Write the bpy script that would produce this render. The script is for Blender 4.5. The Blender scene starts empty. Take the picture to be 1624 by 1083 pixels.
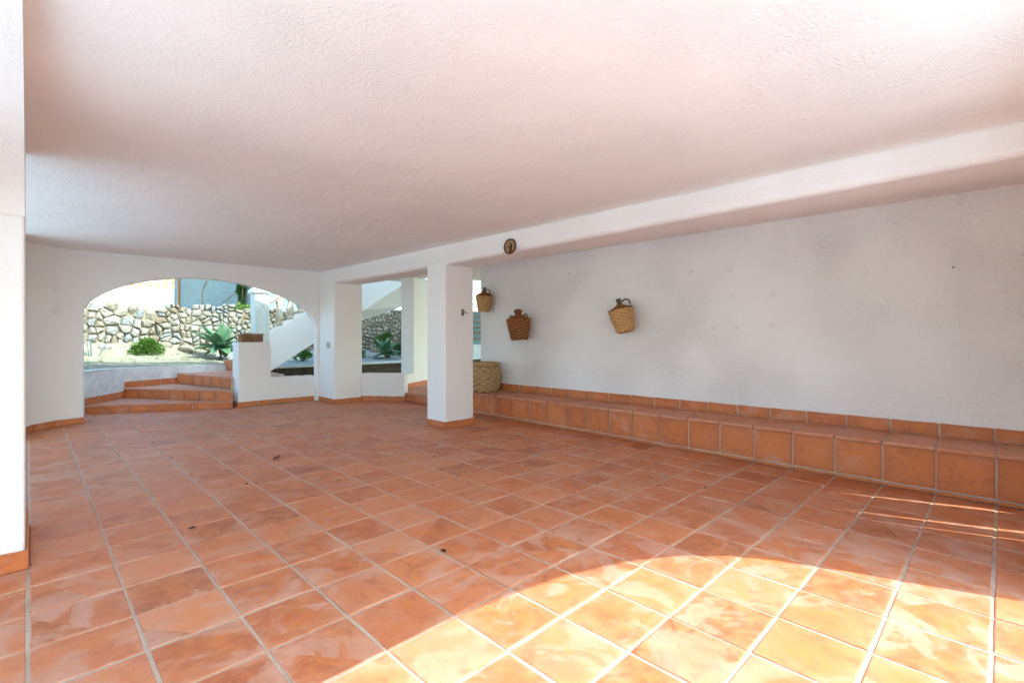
import bpy, bmesh, math, random
from mathutils import Vector, Matrix, noise

random.seed(7)
C = bpy.context.scene.collection
SC = bpy.context.scene

# ------------------------------------------------------------------ camera, sky, sun, exposure
CAM_H, YAW, FPX, HOR = 1.2353, 0.78204, 771.67, 531.46      # metres, radians, pixels of a 1624 px wide picture
cam = bpy.data.cameras.new('camera'); cam_o = bpy.data.objects.new('camera', cam); C.objects.link(cam_o)
cam_o.location = (0, 0, CAM_H)
cam_o.rotation_euler = (math.pi/2, 0, -YAW)
cam.sensor_width = 36.0
cam.lens = 36.0*FPX/1624
cam.shift_y = -(541.5-HOR)/1624
cam.clip_start = 0.02
cam.clip_end = 2000
SC.camera = cam_o

SUN_EL = math.radians(43.0)
SUN_H = Vector((0.37, -1.0)).normalized()                    # horizontal direction towards the sun
world = bpy.data.worlds.new('World'); SC.world = world; world.use_nodes = True
wn = world.node_tree; wn.nodes.clear()
sky = wn.nodes.new('ShaderNodeTexSky'); sky.sky_type = 'NISHITA'; sky.sun_disc = False
sky.sun_elevation = SUN_EL; sky.sun_rotation = math.atan2(SUN_H.x, SUN_H.y)
sky.air_density = 1.0; sky.dust_density = 2.0; sky.ozone_density = 0.6
bg = wn.nodes.new('ShaderNodeBackground'); bg.inputs['Strength'].default_value = 0.15
wo = wn.nodes.new('ShaderNodeOutputWorld')
wn.links.new(sky.outputs[0], bg.inputs[0]); wn.links.new(bg.outputs[0], wo.inputs[0])

sun = bpy.data.lights.new('sun', 'SUN'); sun.energy = 2.0; sun.angle = math.radians(0.5); sun.color = (1.0, 0.975, 0.945)
sun_o = bpy.data.objects.new('sun', sun); C.objects.link(sun_o)
sd = Vector((SUN_H.x*math.cos(SUN_EL), SUN_H.y*math.cos(SUN_EL), math.sin(SUN_EL)))
sun_o.rotation_euler = sd.to_track_quat('Z', 'Y').to_euler()
sun_o.location = (6, -12, 14)

SC.view_settings.view_transform = 'Standard'; SC.view_settings.look = 'None'
SC.view_settings.exposure = 2.17; SC.view_settings.gamma = 1.0
SC.view_settings.use_curve_mapping = False
SC.view_settings.use_white_balance = True; SC.view_settings.white_balance_temperature = 5780; SC.view_settings.white_balance_tint = -9
SC.render.engine = 'CYCLES'
SC.cycles.use_denoising = True
SC.cycles.max_bounces = 9; SC.cycles.diffuse_bounces = 8; SC.cycles.glossy_bounces = 3
SC.cycles.use_adaptive_sampling = True; SC.cycles.adaptive_threshold = .03
SC.cycles.sample_clamp_indirect = 6.0
SC.cycles.caustics_reflective = False; SC.cycles.caustics_refractive = False

# ------------------------------------------------------------------ materials
class NT:
    def __init__(s, name):
        s.m = bpy.data.materials.new(name); s.m.use_nodes = True
        s.t = s.m.node_tree; s.b = s.t.nodes['Principled BSDF']
        s.pos = None
    def n(s, typ, **kw):
        nd = s.t.nodes.new(typ)
        for k, v in kw.items():
            if k.startswith('_'): setattr(nd, k[1:], v)
        return nd
    def l(s, a, b): s.t.links.new(a, b)
    def world(s):
        if s.pos is None: s.pos = s.n('ShaderNodeNewGeometry').outputs['Position']
        return s.pos
    def noise(s, scale, detail=4, rough=.55, dist=0, vec=None, out='Fac'):
        nd = s.n('ShaderNodeTexNoise'); nd.inputs['Scale'].default_value = scale
        nd.inputs['Detail'].default_value = detail; nd.inputs['Roughness'].default_value = rough
        nd.inputs['Distortion'].default_value = dist
        s.l(vec if vec is not None else s.world(), nd.inputs['Vector']); return nd.outputs[out]
    def ramp(s, fac, stops):
        nd = s.n('ShaderNodeValToRGB'); e = nd.color_ramp.elements
        while len(e) < len(stops): e.new(0.5)
        for i, (p, c) in enumerate(stops):
            e[i].position = p; e[i].color = (c if len(c) == 4 else (*c, 1)) if hasattr(c, '__len__') else (c, c, c, 1)
        s.l(fac, nd.inputs[0]); return nd.outputs[0]
    def mix(s, fac, a, b, blend='MIX'):
        nd = s.n('ShaderNodeMix'); nd.data_type = 'RGBA'; nd.blend_type = blend
        for sock, v in ((nd.inputs[0], fac), (nd.inputs[6], a), (nd.inputs[7], b)):
            if isinstance(v, (int, float)): sock.default_value = v
            elif isinstance(v, tuple): sock.default_value = (*v, 1)
            else: s.l(v, sock)
        return nd.outputs[2]
    def math(s, op, a, b=None, c=None):
        nd = s.n('ShaderNodeMath'); nd.operation = op
        for i, v in enumerate((a, b, c)):
            if v is None: continue
            if isinstance(v, (int, float)): nd.inputs[i].default_value = v
            else: s.l(v, nd.inputs[i])
        return nd.outputs[0]
    def vmath(s, op, a, b=None):
        nd = s.n('ShaderNodeVectorMath'); nd.operation = op
        for i, v in enumerate((a, b)):
            if v is None: continue
            if isinstance(v, tuple): nd.inputs[i].default_value = v
            else: s.l(v, nd.inputs[i])
        return nd.outputs[0]
    def color(s, v):
        if isinstance(v, tuple): s.b.inputs['Base Color'].default_value = (*v, 1)
        else: s.l(v, s.b.inputs['Base Color'])
    def rough(s, v):
        if isinstance(v, (int, float)): s.b.inputs['Roughness'].default_value = v
        else: s.l(v, s.b.inputs['Roughness'])
    def spec(s, v): s.b.inputs['Specular IOR Level'].default_value = v
    def bump(s, h, dist, strength=1.0, prev=None):
        nd = s.n('ShaderNodeBump'); nd.inputs['Strength'].default_value = strength; nd.inputs['Distance'].default_value = dist
        s.l(h, nd.inputs['Height'])
        if prev is not None: s.l(prev, nd.inputs['Normal'])
        s.l(nd.outputs[0], s.b.inputs['Normal']); return nd.outputs[0]

def m_plaster(name, base, coarse=26, dist=.006, dirt=.10, stretch=(1, 1, 1), wave=.02):
    k = NT(name)
    v = k.vmath('MULTIPLY', k.world(), stretch)
    big = k.noise(.9, 5, .6)
    mid = k.noise(5, 5, .6)
    c = k.mix(k.math('MULTIPLY', k.ramp(big, [(.42, 0.), (.72, 1.)]), dirt), base, tuple(x*.86 for x in base))
    c = k.mix(k.math('MULTIPLY', k.ramp(mid, [(.5, 0.), (.75, 1.)]), dirt*.6), c, (base[0]*.93, base[1]*.91, base[2]*.87))
    k.color(c); k.rough(.92); k.spec(.15)
    n1 = k.noise(coarse, 4, .6, .3, v); n2 = k.noise(coarse*3.2, 3, .6, 0, v)
    tro = k.noise(9, 4, .6, .8, k.vmath('MULTIPLY', k.world(), (1.0, .35, 1.6)))      # trowel sweeps
    amt = k.ramp(k.noise(1.3, 4, .6), [(.36, .10), (.66, 1.)])
    h = k.math('MULTIPLY', k.math('ADD', k.ramp(n1, [(.40, 0.), (.70, 1.)]), k.math('MULTIPLY', n2, .5)), amt)
    b = k.bump(h, dist)
    b = k.bump(tro, dist*2.2, .7, b)
    k.bump(k.noise(1.6, 2, .5), wave, .5, b)
    return k.m

def terracotta(k, rnd, loc, edge, haze_lo=.485, haze_hi=.63, tone=None, rim_amt=-.55):
    """fired clay: per-tile tone, darker rims, cloudy pale bloom and small scuffs"""
    base = k.ramp(rnd, tone or [(0., (.34, .098, .040)), (.15, (.50, .155, .060)), (.35, (.60, .205, .085)), (.5, (.42, .120, .048)), (.7, (.56, .175, .062)), (.85, (.48, .150, .066)), (1., (.62, .255, .135))])
    w = k.n('ShaderNodeVectorMath'); w.operation = 'ADD'
    k.l(loc, w.inputs[0])
    off = k.n('ShaderNodeCombineXYZ')
    o1 = k.math('MULTIPLY', rnd, 37.); o2 = k.math('MULTIPLY', rnd, 91.)
    k.l(o1, off.inputs[0]); k.l(o2, off.inputs[1]); k.l(o1, off.inputs[2]); k.l(off.outputs[0], w.inputs[1])
    v = w.outputs[0]
    cloud = k.noise(3.6, 5, .55, 1.0, v)
    cloud2 = k.noise(7.5, 5, .6, 1.3, v)
    c = k.mix(k.math('MULTIPLY', k.ramp(cloud2, [(.42, 0.), (.60, 1.)]), .6), base, (.60, .21, .06))
    c = k.mix(k.math('MULTIPLY', k.ramp(k.noise(5., 4, .6, 1.6, v), [(.52, 0.), (.66, 1.)]), .45), c, (.33, .105, .05))
    rim = k.ramp(edge, [(.0, 1.), (.10, .5), (.30, 0.)])
    patch = k.ramp(k.noise(.5, 3, .5), [(.34, .45), (.56, 1.)])
    soft = k.ramp(cloud, [(haze_lo-.04, 0.), (haze_hi+.08, 1.)])
    crisp = k.ramp(cloud, [(haze_lo+.04, 0.), (haze_lo+.075, 1.)])
    hz = k.math('ADD', k.math('MULTIPLY', soft, .65), k.math('MULTIPLY', crisp, .35))
    hz = k.math('MULTIPLY', hz, patch)
    if rim_amt < 0:                                             # chalky bloom gathers at the joints of the floor tiles
        hz = k.math('MINIMUM', 1., k.math('ADD', hz, k.math('MULTIPLY', k.math('MULTIPLY', rim, -rim_amt), k.math('MULTIPLY', patch, k.ramp(cloud2, [(.35, 0.), (.6, 1.)])))))
    else:
        c = k.mix(k.math('MULTIPLY', rim, rim_amt), c, (.38, .125, .055))
    c = k.mix(k.math('MULTIPLY', hz, .76), c, (.58, .335, .24))
    fine = k.noise(30, 5, .7, 1.2, v)
    c = k.mix(k.math('MULTIPLY', k.ramp(fine, [(.57, 0.), (.70, 1.)]), .40), c, (.56, .31, .21))
    speck = k.noise(130, 3, .6)
    c = k.mix(k.math('MULTIPLY', k.ramp(speck, [(.60, 0.), (.72, 1.)]), .30), c, (.25, .09, .04))
    pit = k.n('ShaderNodeTexVoronoi'); pit.inputs['Scale'].default_value = 22.; k.l(v, pit.inputs['Vector'])
    pm = k.math('MULTIPLY', k.ramp(pit.outputs['Distance'], [(.04, 1.), (.10, 0.)]), k.ramp(fine, [(.45, 0.), (.55, 1.)]))
    c = k.mix(k.math('MULTIPLY', pm, .55), c, (.22, .085, .045))
    k.color(c)
    r = k.math('ADD', .42, k.math('MULTIPLY', hz, .22)); r = k.math('ADD', r, k.math('MULTIPLY', cloud2, .12))
    k.rough(r); k.spec(.28)
    b = k.bump(k.noise(16, 4, .55), .003, .5)
    k.bump(k.noise(140, 3, .6), .0008, .5, b)

PITCH = 1/3.0
GX, GY = -0.00265, 0.02878                                     # floor joint grid
def m_floor_tile():
    k = NT('terracotta_floor')
    p = k.vmath('SUBTRACT', k.world(), (GX, GY, 0)); p = k.vmath('MULTIPLY', p, (1/PITCH, 1/PITCH, 0))
    cell = k.vmath('FLOOR', p); fr = k.vmath('FRACTION', p)
    wnz = k.n('ShaderNodeTexWhiteNoise'); k.l(cell, wnz.inputs['Vector'])
    sp = k.n('ShaderNodeSeparateXYZ'); k.l(fr, sp.inputs[0])
    ex = k.math('MINIMUM', sp.outputs[0], k.math('SUBTRACT', 1., sp.outputs[0]))
    ey = k.math('MINIMUM', sp.outputs[1], k.math('SUBTRACT', 1., sp.outputs[1]))
    terracotta(k, wnz.outputs['Value'], k.world(), k.math('MINIMUM', ex, ey))
    return k.m
def m_tile():
    k = NT('terracotta_tile')
    oi = k.n('ShaderNodeObjectInfo'); tc = k.n('ShaderNodeTexCoord')
    sp = k.n('ShaderNodeSeparateXYZ'); k.l(tc.outputs['UV'], sp.inputs[0])
    ex = k.math('MINIMUM', sp.outputs[0], k.math('SUBTRACT', 1., sp.outputs[0]))
    ey = k.math('MINIMUM', sp.outputs[1], k.math('SUBTRACT', 1., sp.outputs[1]))
    terracotta(k, oi.outputs['Random'], k.world(), k.math('MINIMUM', ex, ey), .54, .80, [(0., (.48, .145, .050)), (.3, (.57, .190, .062)), (.6, (.60, .215, .075)), (1., (.53, .170, .060))], .45)
    return k.m
def m_tread():
    k = NT('pale_terracotta'); oi = k.n('ShaderNodeObjectInfo')  # paler and more clouded than the floor tiles
    one = k.n('ShaderNodeValue'); one.outputs[0].default_value = .5
    terracotta(k, oi.outputs['Random'], k.world(), one.outputs[0], .34, .46)
    return k.m
def m_simple(name, base, var=.25, scale=8, rough=.8, bump=0., bscale=40, spec=.3, alt=None, dist=0.):
    k = NT(name)
    n1 = k.noise(scale, 5, .6, dist)
    alt = alt or tuple(x*(1-var) for x in base)
    k.color(k.mix(k.ramp(n1, [(.35, 0.), (.68, 1.)]), base, alt)); k.rough(rough); k.spec(spec)
    if bump: k.bump(k.noise(bscale, 4, .6), bump)
    return k.m
def m_random(name, stops, rough=.8, bump=.004, bscale=30, dirt=(.2, .17, .1), dirt_amt=.35, spec=.3):
    k = NT(name); oi = k.n('ShaderNodeObjectInfo')
    c = k.ramp(oi.outputs['Random'], stops)
    c = k.mix(k.math('MULTIPLY', k.ramp(k.noise(11, 5, .65), [(.45, 0.), (.72, 1.)]), dirt_amt), c, dirt)
    k.color(c); k.rough(rough); k.spec(spec); k.bump(k.noise(bscale, 5, .65), bump)
    return k.m
def m_leaf(name, a, b, trans=.25, rough=.5):
    k = NT(name)
    at = k.n('ShaderNodeAttribute'); at.attribute_name = 'tone'
    c = k.ramp(at.outputs['Fac'], [(0., a), (1., b)])
    k.color(c); k.rough(rough); k.spec(.35)
    tr = k.n('ShaderNodeBsdfTranslucent'); k.l(c, tr.inputs[0])
    mx = k.n('ShaderNodeMixShader'); mx.inputs[0].default_value = trans
    out = k.t.nodes['Material Output']
    k.l(k.b.outputs[0], mx.inputs[1]); k.l(tr.outputs[0], mx.inputs[2]); k.l(mx.outputs[0], out.inputs[0])
    return k.m

WHITE = (.86, .85, .835)
M = {}
M['wall'] = m_plaster('white_plaster', WHITE, 70, .0018)
M['wall_r'] = m_plaster('white_plaster_rough', (.86, .855, .845), 46, .0085, .08, (1, 1, .6))
M['ceil'] = m_plaster('white_plaster_ceiling', (.87, .865, .855), 62, .0034, .1)
M['pillar'] = m_plaster('white_plaster_pillar', (.86, .855, .845), 70, .0018, .08)
M['floor'] = m_floor_tile()
M['tile'] = m_tile(); M['tread'] = m_tread()
k = NT('grout'); g1 = k.noise(3, 4, .6); g2 = k.noise(60, 4, .6)
c = k.mix(k.ramp(g1, [(.35, 0.), (.65, 1.)]), (.62, .48, .375), (.48, .36, .27)); c = k.mix(k.math('MULTIPLY', k.ramp(g2, [(.5, 0.), (.7, 1.)]), .35), c, (.28, .21, .155))
k.color(c); k.rough(.95); k.spec(.1); k.bump(k.noise(120, 3, .6), .003); M['grout'] = k.m
M['side_terrace'] = m_simple('grey_paving', (.64, .68, .71), .1, 3, .9, .003)
M['terrace'] = m_simple('pale_paving', (.56, .60, .64), .1, 3, .9, .003)
M['concrete'] = m_simple('grey_render', (.78, .80, .80), .22, 5, .95, .005, 45, .1, dist=1.)
M['kerb_top'] = m_simple('pale_kerb', (.60, .64, .64), .15, 6, .9, .003, spec=.1)
M['kerb_dark'] = m_simple('mossy_black_kerb', (.045, .042, .036), .5, 9, .95, .01, 30, .1, (.10, .075, .045))
M['soil'] = m_simple('sandy_soil', (.50, .43, .31), .3, 3.5, .97, .02, 16, .05, (.36, .33, .20), .8)
M['gravel'] = m_simple('grey_gravel', (.34, .36, .35), .5, 30, .97, .02, 45, .05)
M['mortar'] = m_simple('earth_mortar', (.33, .28, .20), .45, 12, .97, .03, 25, .05)
M['stone'] = m_random('limestone', [(0., (.25, .22, .165)), (.25, (.36, .33, .27)), (.45, (.22, .235, .23)), (.65, (.40, .37, .31)), (.85, (.30, .28, .22)), (1., (.24, .18, .115))], .9, .03, 11, (.16, .135, .085), .55, .1)
M['wwall'] = m_simple('white_garden_wall', (.80, .79, .77), .06, 2, .9, .003, 30, .1)
M['bwall'] = m_simple('shade_blue_render', (.24, .30, .315), .18, 2.5, .92, .004, 25, .1, dist=1.5)  # blue-grey puts the cool tone of shade into the wall colour
M['cream'] = m_simple('cream_cast_stone', (.62, .56, .43), .15, 6, .8, .002, 50, .2)
M['newel'] = m_simple('pale_painted_newel', (.66, .71, .66), .08, 4, .85, .002, 50, .2)
M['pinkrail'] = m_simple('pale_pink_coping', (.68, .58, .50), .12, 6, .85, .002, 40, .2)
M['clay'] = m_simple('weathered_clay', (.30, .155, .075), .45, 14, .85, .004, 50, .2, (.17, .10, .06))
M['wood'] = m_simple('weathered_planks', (.30, .19, .11), .4, 6, .8, .003, 60, .2)
def m_weave(name, dark, mid, light, sc):
    k = NT(name); at = k.n('ShaderNodeAttribute'); at.attribute_name = 'tone'
    tc = k.n('ShaderNodeTexCoord')
    n1 = k.noise(1., 4, .65, .4, k.vmath('MULTIPLY', tc.outputs['Object'], (sc, sc, sc*.35)))
    t = k.math('ADD', k.math('MULTIPLY', at.outputs['Fac'], .75), k.math('MULTIPLY', k.math('SUBTRACT', n1, .38), .9))
    k.color(k.ramp(t, [(.08, dark), (.45, mid), (.85, light)])); k.rough(.75); k.spec(.2)
    k.bump(k.noise(180, 3, .6), .0015); return k.m
M['wicker'] = m_weave('straw_wicker', (.10, .040, .012), (.47, .27, .105), (.64, .42, .20), 55)
M['wicker_dark'] = m_weave('dark_wicker', (.040, .014, .005), (.21, .080, .024), (.40, .19, .065), 60)
M['reed'] = m_weave('woven_reed', (.13, .065, .020), (.47, .31, .145), (.62, .46, .25), 40)
M['reed_dark'] = m_simple('wicker_rim', (.16, .075, .028), .4, 25, .8, .001, 120, .2)
k = NT('green_glass'); k.color((.085, .085, .028)); k.rough(.25); k.spec(.5); M['glass'] = k.m
M['plaque'] = m_simple('painted_ceramic_plaque', (.44, .32, .17), .5, 26, .5, .001, 60, .4, (.22, .12, .06), 1.2)
M['plaque_rim'] = m_simple('dark_wood_rim', (.075, .036, .014), .4, 20, .6, .001, 80, .3)
M['metal'] = m_simple('dull_grey_metal', (.22, .20, .18), .4, 30, .55, .001, 90, .5)
M['plastic'] = m_simple('grey_plastic', (.50, .49, .46), .1, 10, .45, 0, spec=.5)
M['patch_a'] = m_simple('filler_patch_pink', (.825, .80, .775), .03, 12, .95, .001, 60, .1)
M['patch_b'] = m_simple('filler_patch_grey', (.81, .80, .78), .03, 12, .95, .001, 60, .1)
M['speck'] = m_simple('dry_leaf_brown', (.045, .022, .012), .4, 60, .8, 0, spec=.2)
M['bark'] = m_simple('bark', (.14, .10, .07), .4, 20, .9, .004, 60, .2)
M['twig'] = m_simple('grey_twig', (.17, .19, .19), .3, 20, .9, 0, spec=.1)
M['agave'] = m_leaf('agave_leaf', (.065, .150, .075), (.155, .255, .135), .12, .45)
M['bush'] = m_leaf('bush_leaf', (.045, .110, .015), (.130, .230, .030), .3)
M['lime'] = m_leaf('lime_leaf', (.120, .200, .030), (.260, .330, .060), .3)
M['vine'] = m_leaf('vine_leaf', (.020, .060, .014), (.060, .120, .025), .25)
M['roof'] = m_random('roof_tile', [(0., (.36, .15, .07)), (1., (.46, .22, .12))], .85)
M['riser_shade'] = m_simple('teal_shade_riser', (.10, .17, .19), .6, 22, .6, 0, spec=.3, alt=(.24, .33, .34))  # teal shade painted into the riser colour

# ------------------------------------------------------------------ mesh helpers
class MB:
    def __init__(s): s.v, s.f, s.uv, s.tone = [], [], {}, []
    def add(s, vs, fs):
        o = len(s.v); s.v += [tuple(p) for p in vs]; s.f += [tuple(i+o for i in f) for f in fs]; return o
    def box(s, x0, x1, y0, y1, z0, z1):
        s.add([(x0,y0,z0),(x1,y0,z0),(x1,y1,z0),(x0,y1,z0),(x0,y0,z1),(x1,y0,z1),(x1,y1,z1),(x0,y1,z1)],
              [(0,3,2,1),(4,5,6,7),(0,1,5,4),(1,2,6,5),(2,3,7,6),(3,0,4,7)])
    def prism(s, poly, z0, z1):
        n = len(poly); zz = z0 if hasattr(z0, '__len__') else [z0]*n; zt = z1 if hasattr(z1, '__len__') else [z1]*n
        s.add([(p[0],p[1],zz[i]) for i, p in enumerate(poly)]+[(p[0],p[1],zt[i]) for i, p in enumerate(poly)],
              [tuple(range(n-1,-1,-1)), tuple(range(n,2*n))]+[(i,(i+1)%n,n+(i+1)%n,n+i) for i in range(n)])
    def prism_xz(s, poly, y0, y1):                             # polygon in x,z (counter-clockwise seen from -y), extruded along y
        n = len(poly)
        s.add([(p[0],y0,p[1]) for p in poly]+[(p[0],y1,p[1]) for p in poly],
              [tuple(range(n)), tuple(range(2*n-1,n-1,-1))]+[(i,n+i,n+(i+1)%n,(i+1)%n) for i in range(n)])
    def lathe(s, prof, seg=24, cx=0, cy=0, fn=None, cap=True):
        o = len(s.v); n = len(prof)
        for j, (r, z) in enumerate(prof):
            for i in range(seg):
                a = 2*math.pi*i/seg; rr = r+(fn(i, j) if fn else 0)
                s.v.append((cx+rr*math.cos(a), cy+rr*math.sin(a), z))
        for j in range(n-1):
            for i in range(seg):
                i2 = (i+1) % seg
                s.f.append((o+j*seg+i, o+j*seg+i2, o+(j+1)*seg+i2, o+(j+1)*seg+i))
        if cap:
            s.f.append(tuple(o+i for i in range(seg-1,-1,-1))); s.f.append(tuple(o+(n-1)*seg+i for i in range(seg)))
    def tube(s, pts, rad, seg=6):
        pts = [Vector(p) for p in pts]; o = len(s.v); n = len(pts)
        up = Vector((0,0,1))
        for i, p in enumerate(pts):
            d = (pts[min(i+1,n-1)]-pts[max(i-1,0)]).normalized()
            a = d.cross(up)
            if a.length < 1e-3: a = d.cross(Vector((1,0,0)))
            a.normalize(); b = d.cross(a)
            r = rad[i] if hasattr(rad, '__len__') else rad
            for q in range(seg):
                t = 2*math.pi*q/seg; s.v.append(tuple(p+a*(r*math.cos(t))+b*(r*math.sin(t))))
        for i in range(n-1):
            for q in range(seg):
                q2 = (q+1) % seg; s.f.append((o+i*seg+q, o+i*seg+q2, o+(i+1)*seg+q2, o+(i+1)*seg+q))
        s.f.append(tuple(o+q for q in range(seg-1,-1,-1))); s.f.append(tuple(o+(n-1)*seg+q for q in range(seg)))
    def mesh(s, name):
        me = bpy.data.meshes.new(name); me.from_pydata(s.v, [], s.f); me.update()
        if s.tone:
            at = me.attributes.new('tone', 'FLOAT', 'POINT'); at.data.foreach_set('value', s.tone)
        return me
    def build(s, name, mat, parent=None, smooth=False, bevel=0, seg=2, fix=True):
        if mat in ('wicker', 'wicker_dark', 'reed') and not s.tone: s.tone = [.55]*len(s.v)
        me = s.mesh(name)
        if fix:
            bm = bmesh.new(); bm.from_mesh(me); bmesh.ops.recalc_face_normals(bm, faces=bm.faces); bm.to_mesh(me); bm.free()
        return link(name, me, mat, parent, smooth, bevel, seg)

def link(name, me, mat, parent=None, smooth=False, bevel=0, seg=2):
    if mat and not me.materials: me.materials.append(M[mat])
    if smooth: me.polygons.foreach_set('use_smooth', [True]*len(me.polygons))
    o = bpy.data.objects.new(name, me); C.objects.link(o)
    if parent:
        o.parent = parent; o.matrix_parent_inverse = Matrix.Translation(-Vector(parent.location)) if parent.type == 'EMPTY' and not any(parent.rotation_euler) else Matrix()
    if bevel:
        b = o.modifiers.new('bevel', 'BEVEL'); b.width = bevel; b.segments = seg; b.limit_method = 'ANGLE'; b.angle_limit = math.radians(28)
    return o
def tag(o, label, cat, group=None):
    o['label'] = label; o['category'] = cat
    if group: o['group'] = group
    return o
def struct(o): o['kind'] = 'structure'; return o
def stuff(o): o['kind'] = 'stuff'; return o
def empty(name, loc, label, cat, group=None, rot=(0,0,0)):
    o = bpy.data.objects.new(name, None); C.objects.link(o); o.location = loc; o.rotation_euler = rot; o.empty_display_size = .1
    return tag(o, label, cat, group)
def local(o):                                                  # children built in the thing's own coordinates
    for c in o.children: c.matrix_parent_inverse = Matrix()
def clip(poly, p, nrm):                                        # keep the side where (q-p).nrm <= 0
    out = []
    for i, a in enumerate(poly):
        b = poly[(i+1) % len(poly)]
        da = (a[0]-p[0])*nrm[0]+(a[1]-p[1])*nrm[1]; db = (b[0]-p[0])*nrm[0]+(b[1]-p[1])*nrm[1]
        if da <= 0: out.append(a)
        if da*db < 0:
            t = da/(da-db); out.append((a[0]+(b[0]-a[0])*t, a[1]+(b[1]-a[1])*t))
    return out
def area(poly): return .5*sum(poly[i][0]*poly[(i+1)%len(poly)][1]-poly[(i+1)%len(poly)][0]*poly[i][1] for i in range(len(poly)))
def ccw(poly): return poly if area(poly) > 0 else poly[::-1]
def inset(poly, d):
    poly = ccw(poly); out = poly
    for i, a in enumerate(poly):
        b = poly[(i+1) % len(poly)]; e = Vector((b[0]-a[0], b[1]-a[1]))
        if e.length < 1e-6: continue
        e.normalize(); nrm = (e.y, -e.x)
        out = clip(out, (a[0]-nrm[0]*d, a[1]-nrm[1]*d), nrm)
        if len(out) < 3: return []
    return out

def slab_mesh(name, lx, ly, th, seed, bev=.0028, wob=.0022, uv=True):
    """one hand-made tile: softly pillowed face, rounded wavy edges, centred on its face; face towards +z, top at 0"""
    r = random.Random(seed); n = 4
    xs = [-lx/2, -lx/2+bev*1.6, -lx/6, lx/6, lx/2-bev*1.6, lx/2]; ys = [-ly/2, -ly/2+bev*1.6, -ly/6, ly/6, ly/2-bev*1.6, ly/2]
    v, f = [], []
    for j, y in enumerate(ys):
        for i, x in enumerate(xs):
            e = i in (0, 5) or j in (0, 5)
            v.append((x+(r.uniform(-wob, wob) if i in (0,5) else 0), y+(r.uniform(-wob, wob) if j in (0,5) else 0),
                      -bev*.9 if e else 0.))
    for j in range(5):
        for i in range(5): a = j*6+i; f.append((a, a+1, a+7, a+6))
    ring = [i for i in range(6)]+[j*6+5 for j in range(1,6)]+[30+i for i in range(4,-1,-1)]+[j*6 for j in range(4,0,-1)]
    o = len(v); v += [(v[i][0], v[i][1], -th) for i in ring]
    for q in range(len(ring)):
        q2 = (q+1) % len(ring); f.append((ring[q], o+q, o+q2, ring[q2]))
    me = bpy.data.meshes.new(name); me.from_pydata(v, [], f); me.update()
    ul = me.uv_layers.new(name='UVMap')
    for lp in me.loops:
        p = me.vertices[lp.vertex_index].co; ul.data[lp.index].uv = (p.x/lx+.5, p.y/ly+.5)
    return me

_slabs = {}
def slab(name, mat, parent, lx, ly, th, origin, ux, uy, jitter=.0012, tilt=.003):
    """place one tile with its centre at origin and its face spanned by ux, uy"""
    key = (round(lx,3), round(ly,3), th, random.randrange(3))
    if key not in _slabs: _slabs[key] = slab_mesh('tile', lx, ly, th, random.random())
    me = _slabs[key]
    o = link(name, me, mat)
    ux = Vector(ux).normalized(); uy = Vector(uy).normalized(); uz = ux.cross(uy).normalized(); uy = uz.cross(ux)
    R = Matrix((ux, uy, uz)).transposed().to_4x4()
    T = Matrix.Translation(Vector(origin)+uz*random.uniform(-jitter, jitter))
    J = Matrix.Rotation(random.uniform(-tilt, tilt), 4, 'X') @ Matrix.Rotation(random.uniform(-tilt, tilt), 4, 'Y') @ Matrix.Rotation(random.uniform(-.004, .004), 4, 'Z')
    o.matrix_world = T @ R @ J
    if parent is not None:
        mw = o.matrix_world.copy(); o.parent = parent
        pm = Matrix.LocRotScale(parent.location, parent.rotation_euler, None)
        o.matrix_parent_inverse = pm.inverted(); o.matrix_basis = mw
    return o
def skirt(path, parent, h=.085, th=.014, z=0., L=.333, gap=.012, name='skirting_tile'):
    """a row of skirting tiles along a plan path; the face looks to the right of the walking direction"""
    for a, b in zip(path, path[1:]):
        za = z(a) if callable(z) else z
        d = Vector((b[0]-a[0], b[1]-a[1])); ln = d.length
        if ln < .02: continue
        d.normalize(); nrm = Vector((d.y, -d.x)); n = max(1, round(ln/L)); w = ln/n
        for i in range(n):
            c = Vector(a[:2])+d*(w*(i+.5))+nrm*th
            zz = z(c) if callable(z) else z
            slab(name, 'tile', parent, w-gap, h, th, (c.x, c.y, zz+h/2+.002), (d.x, d.y, 0), (0,0,1))
        for i in range(1, n+0):
            m = MB()
            c = Vector(a[:2])+d*(w*i); q = [c-d*gap*.6, c+d*gap*.6]
            zz = z(c) if callable(z) else z
            m.prism([q[0], q[0]+nrm*(th-.004), q[1]+nrm*(th-.004), q[1]], zz, zz+h-.002)
            m.build('grout_joint', 'grout', parent)

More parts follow.
